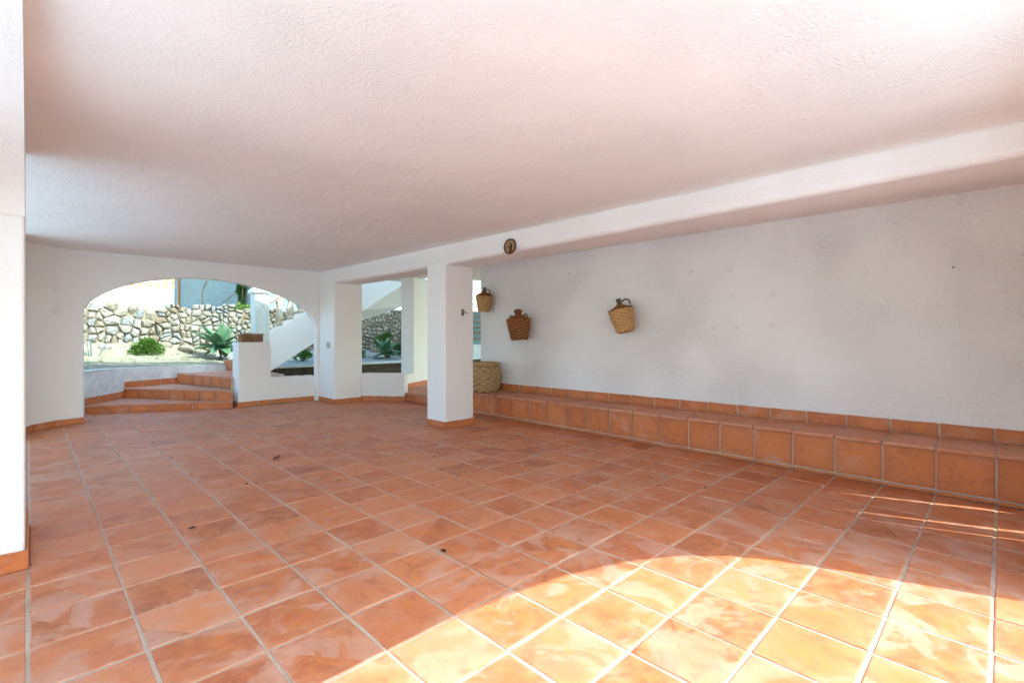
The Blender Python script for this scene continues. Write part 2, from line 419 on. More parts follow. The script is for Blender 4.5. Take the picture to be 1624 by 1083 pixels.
# ------------------------------------------------------------------ floor
def pj(X, Y, Z=0):
    r = X*math.cos(YAW)-Y*math.sin(YAW); d = X*math.sin(YAW)+Y*math.cos(YAW)
    return (812+FPX*r/d, HOR+FPX*(CAM_H-Z)/d, d)
GR = .0135
m = MB(); m.box(-.75, 5.2, -.62, 11.5, -.10, -.0045)
floor = struct(m.build('floor', 'grout'))
cells = []
for i in range(-2, 15):
    for j in range(-2, 31):
        x0, y0 = GX+i*PITCH, GY+j*PITCH
        cx, cy = x0+PITCH/2, y0+PITCH/2
        if cy > 9.1 and cx > 2.7: continue
        if cy > 9.1 and cx < .3: continue
        P4 = [pj(x, y) for x, y in ((x0,y0),(x0+PITCH,y0),(x0+PITCH,y0+PITCH),(x0,y0+PITCH))]
        ok = all(p[2] > .4 for p in P4)
        A = 0
        if ok:
            cl = clip(clip(clip([(p[0],p[1]) for p in P4], (0,0), (-1,0)), (1624,0), (1,0)), (0,1083), (0,1))
            A = abs(area(cl)) if len(cl) > 2 else 0
            if 3.9 < cx < 5 and 5.7 < cy < 9: A *= .3
        cells.append((A, cx, cy))
cells.sort(reverse=True)
fm = [slab_mesh('floor_tile', PITCH-GR, PITCH-GR, .02, s) for s in range(6)]
far = MB()
for q, (A, cx, cy) in enumerate(cells):
    me = random.choice(fm); dz = random.uniform(-.0012, .0012); rz = random.uniform(-.006, .006)+random.randrange(4)*math.pi/2
    Mx = Matrix.Translation((cx+random.uniform(-.0015,.0015), cy+random.uniform(-.0015,.0015), dz)) @ Matrix.Rotation(rz, 4, 'Z') @ Matrix.Rotation(random.uniform(-.0035,.0035), 4, 'X') @ Matrix.Rotation(random.uniform(-.0035,.0035), 4, 'Y')
    if q < 300:
        o = link('floor_tile', me, 'floor'); o.matrix_basis = Mx; o.parent = floor
    else:
        far.add([Mx @ v.co for v in me.vertices], [tuple(p.vertices) for p in me.polygons])
o = far.build('distant_floor_tiles', 'floor', floor, fix=False); stuff(o)

# ------------------------------------------------------------------ ground and garden terrain
m = MB(); m.box(-400, 400, -400, 400, -.60, -.50); struct(m.build('ground', 'soil'))
m = MB(); m.box(-18, 12, -18, -.62, -.2, -.02); struct(m.build('terrace', 'terrace'))  # out of view, paved pale and cool to bounce light indoors
m = MB(); m.box(-18, -.75, -.619, 9.2, -.2, -.021); struct(m.build('side_terrace', 'side_terrace'))  # out of view, carried up to the house as a side bounce surface

FRONT = [(-9, 9.75, .64), (.2, 9.75, .66), (.62, 10.12, .66), (.9, 10.55, .655), (1.2, 10.97, .645), (1.6, 11.2, .635), (2.05, 11.33, .625), (2.7, 11.5, .60), (3.3, 11.75, .56), (3.8, 11.95, .52), (4.6, 12.0, .50), (14, 12.0, .50)]
def front(x):
    for a, b in zip(FRONT, FRONT[1:]):
        if a[0] <= x <= b[0]:
            t = (x-a[0])/(b[0]-a[0]); return a[1]+(b[1]-a[1])*t, a[2]+(b[2]-a[2])*t
    return FRONT[-1][1:]
WALL_Y = 14.5
def bank(x, s):
    yf, zf = front(x)
    y = yf+(WALL_Y+.1-yf)*s
    back = 1.08 if x < 2.2 else max(.80, 1.08-(x-2.2)*.22)
    if s < .68: z = zf+(.10+.02*math.sin(x))*s/.68
    else: z = zf+.10+(back-zf-.10)*((s-.68)/.32)**.8
    if s > .02: z += .03*noise.noise((x*1.7, y*1.7, .3))+.012*noise.noise((x*6, y*6, 2.))
    return (x, y, z)
m = MB(); xs = [-9, -6, -4, -2, -1]+[-.5+.12*i for i in range(126)]; NS = 34
for s in range(NS):
    for x in xs: m.v.append(bank(x, s/(NS-1)))
W = len(xs)
for s in range(NS-1):
    for i in range(W-1): a = s*W+i; m.f.append((a, a+1, a+W+1, a+W))
k = NT('garden_earth')
sp = k.n('ShaderNodeSeparateXYZ'); k.l(k.world(), sp.inputs[0])
e1 = k.noise(2.2, 5, .6, .6); e2 = k.noise(22, 5, .7)
sand = k.mix(k.ramp(e1, [(.35, 0.), (.65, 1.)]), (.36, .32, .24), (.28, .26, .17))
grav = k.mix(k.ramp(e2, [(.35, 0.), (.65, 1.)]), (.22, .25, .25), (.40, .43, .42))
side = k.ramp(k.math('ADD', k.math('MULTIPLY', sp.outputs[0], .1), k.math('MULTIPLY', e1, .05)), [(.34, 0.), (.40, 1.)])
c = k.mix(side, sand, grav); c = k.mix(k.math('MULTIPLY', k.ramp(e2, [(.52, 0.), (.7, 1.)]), .45), c, (.22, .19, .12))
k.color(c); k.rough(.97); k.spec(.05); k.bump(k.noise(26, 5, .7), .03); M['earth'] = k.m
struct(m.build('garden_ground', 'earth', smooth=True, fix=False))
# upper garden terrace behind the stone wall
m = MB(); m.box(-12, 10, 14.75, 40, 1.2, 1.86); struct(m.build('upper_garden_ground', 'soil'))

# ------------------------------------------------------------------ room walls and ceiling
CEIL = 2.42
m = MB(); m.box(-.62, 5.9, -.62, 9.42, CEIL, CEIL+.3); m.box(5.9, 7.3, 6.2, 8.05, CEIL, CEIL+.3)
struct(m.build('ceiling', 'ceil'))

ARCH = [(.549,0),(.549,1.50),(.556,1.60),(.60,1.68),(.663,1.742),(.76,1.825),(.872,1.895),(1.01,1.962),(1.164,2.018),(1.31,2.060),(1.474,2.095),(1.64,2.122),(1.803,2.138),(1.98,2.146),(2.153,2.145),(2.34,2.132),(2.527,2.108),(2.78,2.066),(3.03,2.005),(3.26,1.925),(3.464,1.825),(3.60,1.738),(3.70,1.645),(3.775,1.54),(3.82,1.42),(3.838,1.30),(3.84,1.18),(3.84,0)]
BW = 9.07; BT = .15
m = MB()
outline = [(.30,0)]+ARCH+[(4.42,0),(4.42,CEIL+.05),(.30,CEIL+.05)]
m.prism_xz(outline[::-1], BW, BW+BT)
wall_back = struct(m.build('wall_back', 'wall', bevel=.022, seg=3))
# rounded corner that turns into the side wall
arc = [(.5, BW)]+[(.55+.61*math.cos(a), 8.46+.61*math.sin(a)) for a in [math.radians(96+84*i/14) for i in range(15)]]+[(-.06, 8.05)]
out = [(-.38, 8.05), (-.38, 9.40), (.5, 9.20)]
m = MB(); m.prism(ccw(arc+out), 0, CEIL+.04)
corner = struct(m.build('wall_corner', 'wall', smooth=False))
corner.data.polygons.foreach_set('use_smooth', [True]*len(corner.data.polygons)); corner.data.set_sharp_from_angle(angle=math.radians(25))
skirt([(-.06, 8.05), (-.06, 8.46)]+[(.55+.61*math.cos(a), 8.46+.61*math.sin(a)) for a in [math.radians(180-30*i) for i in range(1,4)]][0:3], corner, L=.34)
slab('skirting_tile', 'tile', corner, .15, .085, .016, (.556, BW+.065, .0445), (0,1,0), (0,0,1))
# side wall above the left openings
m = MB()
side = [(3.632, 1.86)]+[(1.66+1.972*math.cos(t), 1.86+.50*math.sin(t)) for t in [math.pi*i/24 for i in range(1, 24)]]+[(-.3, 1.86)]
side = side+[(-.3, CEIL+.02), (3.632, CEIL+.02)]; nsd = len(side)
m.add([(-.0145, y, z) for y, z in side]+[(-.40, y, z) for y, z in side], [tuple(range(nsd)), tuple(range(2*nsd-1, nsd-1, -1))]+[(i, nsd+i, nsd+(i+1)%nsd, (i+1)%nsd) for i in range(nsd)])
m.prism([(-.55, 3.1), (-.405, 3.1), (-.405, 3.63), (-.55, 3.63)], 0, CEIL+.01)  # unseen stub added to keep side light off the left pillar
wsd = struct(m.build('wall_side', 'wall', smooth=True)); wsd.data.set_sharp_from_angle(angle=math.radians(30))
# right wall
m = MB(); m.box(5.52, 5.84, -.6, 6.33, 0, CEIL+.04)
wall_right = struct(m.build('wall_right', 'wall_r', bevel=.02))
# wall with the garden opening beyond the column
u = Vector((.882, .471)); nn = Vector((-.471, .882)); J0 = Vector((5.66, 8.58))
def quad(a, b, t): return [tuple(a), tuple(b), tuple(b+nn*t), tuple(a+nn*t)]
m = MB()
m.prism(ccw(quad(J0, J0+u*.95, .30)), 0, CEIL+.04)
m.prism(ccw(quad(J0-u*.42, J0-u*.001, .30)), 0, .445)
wall_jog = struct(m.build('wall_passage', 'wall', bevel=.012))
skirt([tuple(J0-u*.38), tuple(J0+u*.95)], wall_jog, z=.16, h=.095)
# low parapet between the column and the passage step
m = MB(); A0 = Vector((4.40, 8.46)); C0 = Vector((4.945, 7.82)); dv = (C0-A0).normalized(); nv = Vector((-dv.y, dv.x))
m.prism(ccw([tuple(A0), tuple(C0), tuple(C0+nv*.24), tuple(A0+nv*.24)]), 0, .517)
parapet = tag(m.build('parapet', 'wall', bevel=.012), 'low white parapet running from the column to the raised passage step', 'parapet')
skirt([tuple(A0), tuple(C0)], parapet, h=.10)

# front wall behind the viewpoint, with the arch that lets the sun in
FY0, FY1 = -.60, -.30
FA = [(.16,0),(.16,1.0),(.165,1.30),(.20,1.52),(.27,1.70),(.38,1.85),(.55,2.0),(.80,2.13),(1.10,2.22),(1.45,2.267),(1.80,2.276),(2.16,2.268),(2.454,2.228),(2.773,2.158),(3.084,2.016),(3.276,1.852),(3.40,1.66),(3.452,1.45),(3.462,1.22),(3.462,0)]
m = MB()
m.prism_xz(([(-.38,0)]+FA+[(4.05,0),(4.05,1.75),(5.35,1.75),(5.35,0),(5.9,0),(5.9,CEIL+.02),(-.38,CEIL+.02)])[::-1], FY0, FY1)
struct(m.build('wall_front', 'wall', bevel=.015))
# plank shutter added out of view; its gaps are shaped to throw the sun streaks
sh = empty('streak_screen', (4.7, FY0, 0), 'added unseen plank shutter with open gaps closing the low front opening', 'screen')
def plank(x0, x1, xt0, xt1, z0, z1):
    m = MB(); m.add([(x0,FY0,z0),(x1,FY0,z0),(xt1,FY0,z1),(xt0,FY0,z1),(x0,FY0+.03,z0),(x1,FY0+.03,z0),(xt1,FY0+.03,z1),(xt0,FY0+.03,z1)],
        [(0,1,2,3),(7,6,5,4),(0,4,5,1),(1,5,6,2),(2,6,7,3),(3,7,4,0)])
    m.build('plank', 'wood', sh)
plank(4.05, 4.405, 4.05, 4.440, 0, 1.75)
plank(4.445, 4.565, 4.441, 4.600, 0, 1.75)
plank(4.645, 4.86, 4.601, 4.86, 0, 1.75)
plank(4.861, 5.02, 4.861, 5.062, 0, 1.75)
plank(5.125, 5.35, 5.064, 5.35, 0, 1.75)
m = MB(); m.box(4.05, 5.35, FY0+.031, FY0+.06, 1.50, 1.62); m.build('rail', 'wood', sh)
m = MB(); m.box(4.05, 5.35, FY0+.031, FY0+.06, .10, .22); m.build('rail', 'wood', sh)

# ------------------------------------------------------------------ pillars, column, beam
def pillar(name, x0, x1, y0, y1, top, label, cat, mat='pillar', h=.085, sides=None, bev=.018):
    m = MB(); m.box(x0, x1, y0, y1, 0, top)
    o = tag(m.build(name, mat, bevel=bev, seg=3), label, cat)
    t = .015
    skirt([(x0-t, y1+t*0), (x0-t+t, y1)][:0] or [(x0, y1), (x0, y0-.002)], o, h=h, L=.25)
    skirt([(x0-t, y0), (x1+t, y0)], o, h=h, L=.28)
    return o
pillar('pillar', 3.905, 4.395, 5.185, 5.60, 2.2, 'square white plaster pillar standing free on the tiled floor', 'pillar')
pillar('column', 3.885, 4.42, 8.42, BW-.002, 2.2, 'white plaster column against the arched wall beside the garden opening', 'column')
np_ = pillar('side_pillar', -.55, -.014, 3.64, 4.50, CEIL+.03, 'rough white pillar cut by the left edge of the photo', 'pillar', 'pillar', .10)
skirt([(-.014, 3.625), (-.014, 4.50)], np_, h=.10, L=.44)
m = MB(); bpts = [(-.32, 2.235), (5.2, 2.165), (BW+.1, 2.165)]
m.v = [(x, y, z) for y, z in bpts for x in (3.90, 4.40)]+[(x, y, CEIL+.03) for y, z in bpts for x in (3.90, 4.40)]
m.f = [(0,1,3,2),(2,3,5,4),(6,8,9,7),(8,10,11,9),(0,2,8,6),(2,4,10,8),(1,7,9,3),(3,9,11,5),(0,6,7,1),(4,5,11,10)]
beam = tag(m.build('beam', 'ceil', bevel=.06, seg=5), 'long white plaster ceiling beam resting on the square pillar', 'beam')

# ------------------------------------------------------------------ tiled bench along the right wall
def bz(p): return .372-.0072*(p[1] if not hasattr(p, 'y') else p.y)
Y0, Y1 = GY-4*PITCH, 6.33
bench = empty('tiled_bench', (5.26, 3, 0), 'long low terracotta tiled bench along the white wall', 'bench')
m = MB(); m.add([(5.012,Y0,0),(5.52,Y0,0),(5.52,Y1,0),(5.012,Y1,0),(5.012,Y0,bz((0,Y0))-.006),(5.52,Y0,bz((0,Y0))-.006),(5.52,Y1,bz((0,Y1))-.006),(5.012,Y1,bz((0,Y1))-.006)],
      [(0,3,2,1),(4,5,6,7),(0,1,5,4),(1,2,6,5),(2,3,7,6),(3,0,4,7)])
m.build('grout_core', 'grout', bench)
n = int(round((Y1-Y0)/PITCH))
for q in range(n):
    y0 = Y0+q*PITCH; cy = y0+PITCH/2
    if cy > Y1-.1: continue
    t = bz((0, cy)); ht = t-.030-.040
    slab('riser_tile', 'tile', bench, PITCH-.013, ht, .018, (5.003, cy, .040+ht/2), (0,-1,0), (0,0,1), .002, .004)
    slab('base_strip_tile', 'tile', bench, PITCH-.010, .024, .018, (4.999, cy, .013), (0,-1,0), (0,0,1), .001, .004)
    slab('bench_top_tile', 'tread', bench, .36, PITCH-.013, .028, (5.165, cy, t), (1,0,0), (0,1,-.0072), .0025, .006)
    slab('bench_top_tile', 'tread', bench, .15, PITCH-.013, .028, (5.432, cy, t), (1,0,0), (0,1,-.0072), .001, .004)
    slab('skirting_tile', 'tile', wall_right, PITCH-.013, .112, .014, (5.506, cy+.012, t+.058), (0,-1,0), (0,0,1), .001, .003)
# grout behind the wall skirting
m = MB(); m.add([(5.512,Y0,.3),(5.5195,Y0,.3),(5.5195,Y1,.3),(5.512,Y1,.3),(5.512,Y0,bz((0,Y0))+.110),(5.5195,Y0,bz((0,Y0))+.110),(5.5195,Y1,bz((0,Y1))+.110),(5.512,Y1,bz((0,Y1))+.110)],
      [(0,3,2,1),(4,5,6,7),(0,1,5,4),(1,2,6,5),(2,3,7,6),(3,0,4,7)])
m.build('grout_joint', 'grout', wall_right)
# raised passage step beyond the bench
LZ = .165
step = empty('passage_step', (5.6, 7.2, 0), 'low terracotta step leading out behind the square pillar', 'step')
poly = [(5.012, 6.335), (7.2, 6.335), (7.2, 9.2), (5.4, 8.43), (5.03, 7.9), (5.012, 7.85)]
m = MB(); m.prism(ccw(poly), 0, LZ-.006); m.build('grout_core', 'grout', step)
for q in range(5):
    cy = 6.335+PITCH*(q+.5)-.05
    if cy < 7.85: slab('riser_tile', 'tile', step, PITCH-.012, LZ-.03, .016, (5.002, cy, (LZ-.03)/2+.002), (0,-1,0), (0,0,1))
def tile_poly(poly, z, parent, name='tread_tile', pitch=PITCH, gap=.012, rot=0., th=.02, mat='tread', org=(0,0)):
    """lay square tiles over a convex polygon, cut at its edges"""
    poly = ccw(poly); c, s = math.cos(rot), math.sin(rot)
    loc = [((x-org[0])*c+(y-org[1])*s, -(x-org[0])*s+(y-org[1])*c) for x, y in poly]
    x0 = math.floor(min(p[0] for p in loc)/pitch); x1 = math.ceil(max(p[0] for p in loc)/pitch)
    y0 = math.floor(min(p[1] for p in loc)/pitch); y1 = math.ceil(max(p[1] for p in loc)/pitch)
    for i in range(x0, x1):
        for j in range(y0, y1):
            cell = [(i*pitch,j*pitch),((i+1)*pitch,j*pitch),((i+1)*pitch,(j+1)*pitch),(i*pitch,(j+1)*pitch)]
            for a, b in zip(loc, loc[1:]+loc[:1]):
                e = Vector((b[0]-a[0], b[1]-a[1])).normalized(); cell = clip(cell, a, (e.y, -e.x))
                if len(cell) < 3: break
            if len(cell) < 3 or abs(area(cell)) < .004: continue
            cell = inset(cell, gap/2)
            if len(cell) < 3: continue
            w = [(org[0]+x*c-y*s, org[1]+x*s+y*c) for x, y in cell]
            zz = z+random.uniform(-.001, .001); m = MB(); m.prism(w, zz-th, zz)
            m.build(name, mat, parent, bevel=.003, seg=1)
tile_poly([(5.0, 6.34), (6.4, 6.34), (6.4, 8.9), (5.4, 8.42), (5.0, 7.8)], LZ, step, org=(5.0, 6.30))

# ------------------------------------------------------------------ winding steps in the arch
steps = empty('winding_steps', (1.6, 10.2, 0), 'three fanned terracotta steps climbing out through the arch', 'steps')
PV = (2.44, 9.15); L1 = (.63, 10.16); L2 = (1.20, 10.95); L3 = (2.05, 11.28); P3 = (2.50, 9.46)
ZS = (.125, .30, .50)
def riser(a, b, z0, z1, n):
    a = Vector(a); b = Vector(b); d = (b-a); w = d.length/n; d.normalize()
    nrm = Vector((d.y, -d.x))                                   # faces right of a->b
    for i in range(n):
        c = a+d*(w*(i+.5))+nrm*.012
        slab('riser_tile', 'tile', steps, w-.013, z1-z0-.022, .016, (c.x, c.y, (z0+z1-.022)/2+.002), (d.x,d.y,0), (0,0,1), .002, .004)
m = MB()
m.prism(ccw([PV, L1, (.75, 10.35), L2]), -.05, ZS[0]-.006)
m.prism(ccw([PV, L2, (1.6, 11.25), L3]), -.05, ZS[1]-.006)
m.prism(ccw([P3, L3, (2.4, 11.5), (3.45, 11.7), (3.45, 9.62)]), -.05, ZS[2]-.006)
m.build('grout_core', 'grout', steps)
riser(L1, PV, 0, ZS[0], 7); riser(L2, PV, ZS[0], ZS[1], 7); riser(L3, P3, ZS[1], ZS[2], 6)
def nose(poly, a, b, d=.02):
    """push the front edge a-b of a tread a little forward"""
    e = Vector((b[0]-a[0], b[1]-a[1])).normalized(); nrm = Vector((e.y, -e.x))*d
    return [tuple(Vector(p)+nrm) if p in (a, b) else p for p in poly]
r1 = math.atan2(PV[1]-L1[1], PV[0]-L1[0])
tile_poly(nose([L1, PV, L2], L1, PV), ZS[0], steps, rot=r1, org=PV, th=.024)
r2 = math.atan2(PV[1]-L2[1], PV[0]-L2[0])
tile_poly(nose([L2, PV, L3], L2, PV), ZS[1], steps, rot=r2, org=PV, th=.024)
tile_poly(nose([L3, P3, (3.4, 9.7), (3.4, 11.3)], L3, P3), ZS[2], steps, rot=math.atan2(P3[1]-L3[1], P3[0]-L3[0]), org=P3, th=.024)
# curved grey kerb wall holding the garden
kp = [(-9, 9.7), (.2, 9.7), (.62, 10.15), (.9, 10.56), (1.2, 10.96), (1.6, 11.19), (2.05, 11.31), (2.6, 11.47), (3.3, 11.74), (3.72, 11.9)]
m = MB()
for a, b in zip(kp, kp[1:]):
    A, B = Vector(a), Vector(b); d = (B-A).normalized(); nrm = Vector((-d.y, d.x))*.16
    za, zb_ = front(a[0])[1]+.012, front(b[0])[1]+.012
    m.prism([a, b, tuple(B+nrm), tuple(A+nrm)], -.1, [za, zb_, zb_, za])
kerb = tag(m.build('kerb_wall', 'concrete', bevel=0), 'curved grey rendered kerb wall holding the garden beside the steps', 'wall')
skirt([(.62, 10.15), (1.2, 10.96)], kerb, h=.115, z=ZS[0], L=.36)
skirt([(1.2, 10.96), (2.05, 11.31)], kerb, h=.105, z=ZS[1], L=.36)

# low wall inside the arch: tall pier and lower sill
m = MB(); LWY = 9.205
m.prism_xz([(2.545,0),(3.86,0),(3.86,.462),(3.072,.478),(3.072,1.112),(2.545,1.112)], LWY, LWY+.17)
m.box(2.545, 3.0, LWY+.172, LWY+.34, 0, 1.110)
lw = tag(m.build('low_wall', 'wall', bevel=.012), 'low white wall with a tall end pier filling the right part of the arch', 'wall')
skirt([(2.545, LWY+.33), (2.545, LWY-.002)], lw, L=.34); skirt([(2.53, LWY), (3.84, LWY)], lw, L=.31)
m = MB()
for i in range(7):
    x0 = 3.09+i*.107; m.box(x0, x0+.103, LWY+.02, LWY+.16, .470-(x0-3.07)*.02, .486-(x0-3.07)*.02+random.uniform(-.004,.004))
m.build('sill_slate', 'cream', lw)

# ------------------------------------------------------------------ outside staircase with balustrade
SY = 10.8
stair = empty('garden_staircase', (5, SY, 0), 'white staircase rising to the right outside the arch, with vase balusters', 'staircase')
def zb(x): return .475+.637*(x-3.595)
def zt(x): return 1.205+.620*(x-3.459)
m = MB()                                                        # parapet side wall
m.prism_xz([(3.10,.2),(3.30,.287),(7.4,zb(7.4)),(7.4,zt(7.4)),(3.10,zt(3.10))], SY, SY+.15)
m.build('stringer', 'wall', stair, bevel=.01)
m = MB()                                                        # soffit slab, twisting as the flight turns
near = [(3.35, SY+.15, zb(3.35)), (4.5, SY+.15, zb(4.5)), (5.72, SY+.15, zb(5.72)), (6.756, SY+.15, zb(6.756)), (7.4, SY+.15, zb(7.4))]
farp = [(3.6, SY+1.1, .40), (5.0, SY+1.1, 1.05), (6.30, SY+1.1, 1.64), (7.44, SY+1.1, 2.03), (8.2, SY+1.1, 2.3)]
v = near+farp+[(p[0],p[1],p[2]+.16) for p in near]+[(p[0],p[1],p[2]+.16) for p in farp]; f = []
for i in range(4): f += [(i,i+1,5+i+1,5+i), (10+i,15+i,16+i,11+i), (i,10+i,11+i,i+1), (5+i,6+i,16+i,15+i)]
f += [(0,5,15,10), (4,14,19,9)]
m.add(v, f); m.build('soffit_slab', 'wall', stair)
for i in range(12):
    x0 = 3.15+i*.31; m = MB(); m.box(x0, x0+.31, SY+.152, SY+1.1, max(.3, zb(x0)+.17), .62+i*.17); m.build('tread', 'tile', stair, bevel=.008)
m = MB(); m.box(2.98, 3.148, 9.75, SY+1.0, .505, .70); m.build('tread', 'tile', stair, bevel=.008)
# newel post with cap and arched moulding
nx0, nx1 = 3.29, 3.572
m = MB(); m.box(nx0, nx1, SY-.01, SY+.27, zt(3.29)-.05, 2.085); newel = m.build('newel_post', 'newel', stair, bevel=.008)
m = MB(); cxn, cyn = (nx0+nx1)/2, SY+.13
for w, z0, z1 in ((.165, 2.087, 2.11), (.185, 2.11, 2.165), (.16, 2.165, 2.19)): m.box(cxn-w, cxn+w, cyn-w, cyn+w, z0, z1)
m.add([(cxn-.15,cyn-.15,2.19),(cxn+.15,cyn-.15,2.19),(cxn+.15,cyn+.15,2.19),(cxn-.15,cyn+.15,2.19),(cxn-.05,cyn-.05,2.27),(cxn+.05,cyn-.05,2.27),(cxn+.05,cyn+.05,2.27),(cxn-.05,cyn+.05,2.27)], [(4,5,6,7),(0,1,5,4),(1,2,6,5),(2,3,7,6),(3,0,4,7)])
m.build('cap', 'wwall', newel, bevel=.01)
m = MB(); fy = SY-.014
pts = [(nx0+.05, fy, 1.32)]+[(nx0+.05, fy, 1.32+.08*i) for i in range(1,6)]+[(nx0+.075,fy,1.76),(nx0+.09,fy,1.79),(cxn-.02,fy,1.85),(cxn,fy,1.855),(cxn+.02,fy,1.85),(nx1-.09,fy,1.79),(nx1-.075,fy,1.76)]+[(nx1-.05,fy,1.72-.08*i) for i in range(6)]+[(cxn+.05,fy,1.27),(cxn-.05,fy,1.27),(nx0+.05,fy,1.32)]
m.tube(pts, .008, 6); m.build('moulding', 'newel', newel)
# sloping plinth, balusters, handrail
m = MB(); m.add([(3.575,SY+.02,zt(3.575)),(7.4,SY+.02,zt(7.4)),(7.4,SY+.13,zt(7.4)),(3.575,SY+.13,zt(3.575)),(3.575,SY+.02,zt(3.575)+.05),(7.4,SY+.02,zt(7.4)+.05),(7.4,SY+.13,zt(7.4)+.05),(3.575,SY+.13,zt(3.575)+.05)],
      [(0,3,2,1),(4,5,6,7),(0,1,5,4),(1,2,6,5),(2,3,7,6),(3,0,4,7)]); m.build('plinth', 'wall', stair)
BP = [(.075,0),(.075,.045),(.055,.06),(.06,.085),(.082,.13),(.088,.18),(.078,.23),(.055,.29),(.042,.35),(.045,.38),(.060,.40),(.048,.42),(.068,.45),(.070,.50),(.070,.56)]
m = MB(); m.lathe([(r, z) for r, z in BP], 16); bme = m.mesh('baluster'); bme.materials.append(M['cream']); bme.polygons.foreach_set('use_smooth', [True]*len(bme.polygons))
for i in range(13):
    x = 3.795+i*.225; o = link('baluster', bme, None, stair); o.location = (x, SY+.075, zt(x)+.035)
m = MB()
for z0, z1, y0, y1 in ((.585, .63, SY+.01, SY+.14), (.63, .715, SY-.03, SY+.18)):
    m.add([(3.575,y0,zt(3.575)+z0),(7.4,y0,zt(7.4)+z0),(7.4,y1,zt(7.4)+z0),(3.575,y1,zt(3.575)+z0),(3.575,y0,zt(3.575)+z1),(7.4,y0,zt(7.4)+z1),(7.4,y1,zt(7.4)+z1),(3.575,y1,zt(3.575)+z1)],
      [(0,3,2,1),(4,5,6,7),(0,1,5,4),(1,2,6,5),(2,3,7,6),(3,0,4,7)])
m.build('handrail', 'pinkrail', stair, bevel=.008)

# roof terrace balustrade above the arch wall (throws the striped shade on the garden)
rb = empty('roof_balustrade', (2.5, 9.3, CEIL+.3), 'balustrade along the roof terrace above the arched wall', 'balustrade')
m = MB(); m.box(-.6, 3.55, 9.2, 9.42, CEIL+.3, CEIL+.40); m.build('plinth', 'wwall', rb)
m = MB(); m.box(-.6, 3.55, 9.2, 9.42, CEIL+.96, CEIL+1.08); m.build('handrail', 'wwall', rb)
m = MB(); m.prism_xz([(3.551,CEIL+.3),(8.3,CEIL+.3),(8.3,4.6),(5.1,4.6),(4.7,3.2),(4.12,3.2),(3.72,3.38),(3.551,3.5)], 9.2, 9.42); m.build('parapet', 'wwall', rb)  # unseen solid run, added and stepped to shade newel and stringer
for i in range(17):
    o = link('baluster', bme, None, rb); o.matrix_parent_inverse = Matrix.Translation(-rb.location); o.location = (-.5+i*.24, 9.31, CEIL+.40)
# unseen house blocks added to shade the garden opening and the passage
hs = empty('shade_storey', (12, 6, 2.73), 'unseen storey blocks over the passage, added to shade the garden', 'house')
m = MB(); m.box(8.3, 17, -.6, 9.3, 2.74, 7.6); m.build('wall', 'wwall', hs)
m = MB(); m.box(5.4, 8.29, -.6, 8.05, 2.74, 5.6); m.build('wall', 'wwall', hs)
m = MB(); m.prism_xz([(8.0, 7.61), (17.3, 7.61), (12.6, 8.9)], -.9, 9.6); m.build('roof', 'roof', hs)

# ------------------------------------------------------------------ planting bed kerb below the stairs
m = MB(); m.box(3.72, 14, 11.92, 12.04, -.1, .455); kb = tag(m.build('bed_kerb', 'kerb_dark'), 'dark mossy kerb of the planting bed under the stairs', 'kerb')
m = MB(); m.box(3.90, 14, 11.90, 12.06, .458, .515); m.build('coping', 'kerb_top', kb, bevel=.006)

# ------------------------------------------------------------------ dry stone wall
sw = empty('stone_wall', (4, WALL_Y, .7), 'rubble stone retaining wall behind the garden bank', 'wall')
m = MB(); m.box(-6, 10.2, WALL_Y+.065, WALL_Y+.45, .3, 1.86); m.build('mortar_core', 'mortar', sw)
rs = random.Random(11)
def wall_top(x): return 1.95+.05*math.sin(x*2.3)+.03*math.sin(x*5.1+1)+(.10 if x > 7 else 0)
seeds = []
x = -.6
while x < 10.2:
    big = .255 if x < 2.2 else (.185 if x < 6.2 else .175)
    z = .55+rs.uniform(-.05, .05)
    w = big*rs.uniform(.8, 1.25)
    while z < wall_top(x)+.05:
        h = big*rs.uniform(.5, .95)
        if rs.random() < .34:
            seeds.append((x+rs.uniform(-.05,.05)-w*.25, z+h/2)); seeds.append((x+w*.25+rs.uniform(-.05,.05), z+h/2+rs.uniform(-.04,.04)))
        else: seeds.append((x+rs.uniform(-.35,.35)*w, z+h/2+rs.uniform(-.05,.05)))
        z += h
    x += w
def chaikin(poly, it=1):
    for _ in range(it):
        q = []
        for a, b in zip(poly, poly[1:]+poly[:1]):
            q += [(a[0]*.84+b[0]*.16, a[1]*.84+b[1]*.16), (a[0]*.16+b[0]*.84, a[1]*.16+b[1]*.84)]
        poly = q
    return poly
def stone_mesh(poly, depth, yb, yf):
    poly = ccw(poly); cx = sum(p[0] for p in poly)/len(poly); cz = sum(p[1] for p in poly)/len(poly)
    k_ = rs.uniform(.05, .13)*math.sqrt(abs(area(poly)))
    poly = [(p[0]+rs.uniform(-k_,k_), p[1]+rs.uniform(-k_,k_)) for p in poly]
    poly = chaikin(poly); n = len(poly); v = []; tx, tz = rs.uniform(-.12,.12), rs.uniform(-.12,.12)
    for y, s in ((yb, 1.0), (yf+.11, 1.0), (yf+.055, .93), (yf+.012, .70)):
        for px, pz in poly:
            q = (px-cx)*s, (pz-cz)*s
            v.append((cx+q[0], y+(q[0]*tx+q[1]*tz if s < .99 else 0)+rs.uniform(-.02,.02)*(s < .97), cz+q[1]))
    v.append((cx+rs.uniform(-.02,.02), yf-rs.uniform(0,.02), cz+rs.uniform(-.02,.02)))
    f = [(r*n+i, r*n+(i+1)%n, (r+1)*n+(i+1)%n, (r+1)*n+i) for r in range(3) for i in range(n)]+[(3*n+i, 3*n+(i+1)%n, 4*n) for i in range(n)]
    return v, f
ns = 0; restm = MB()
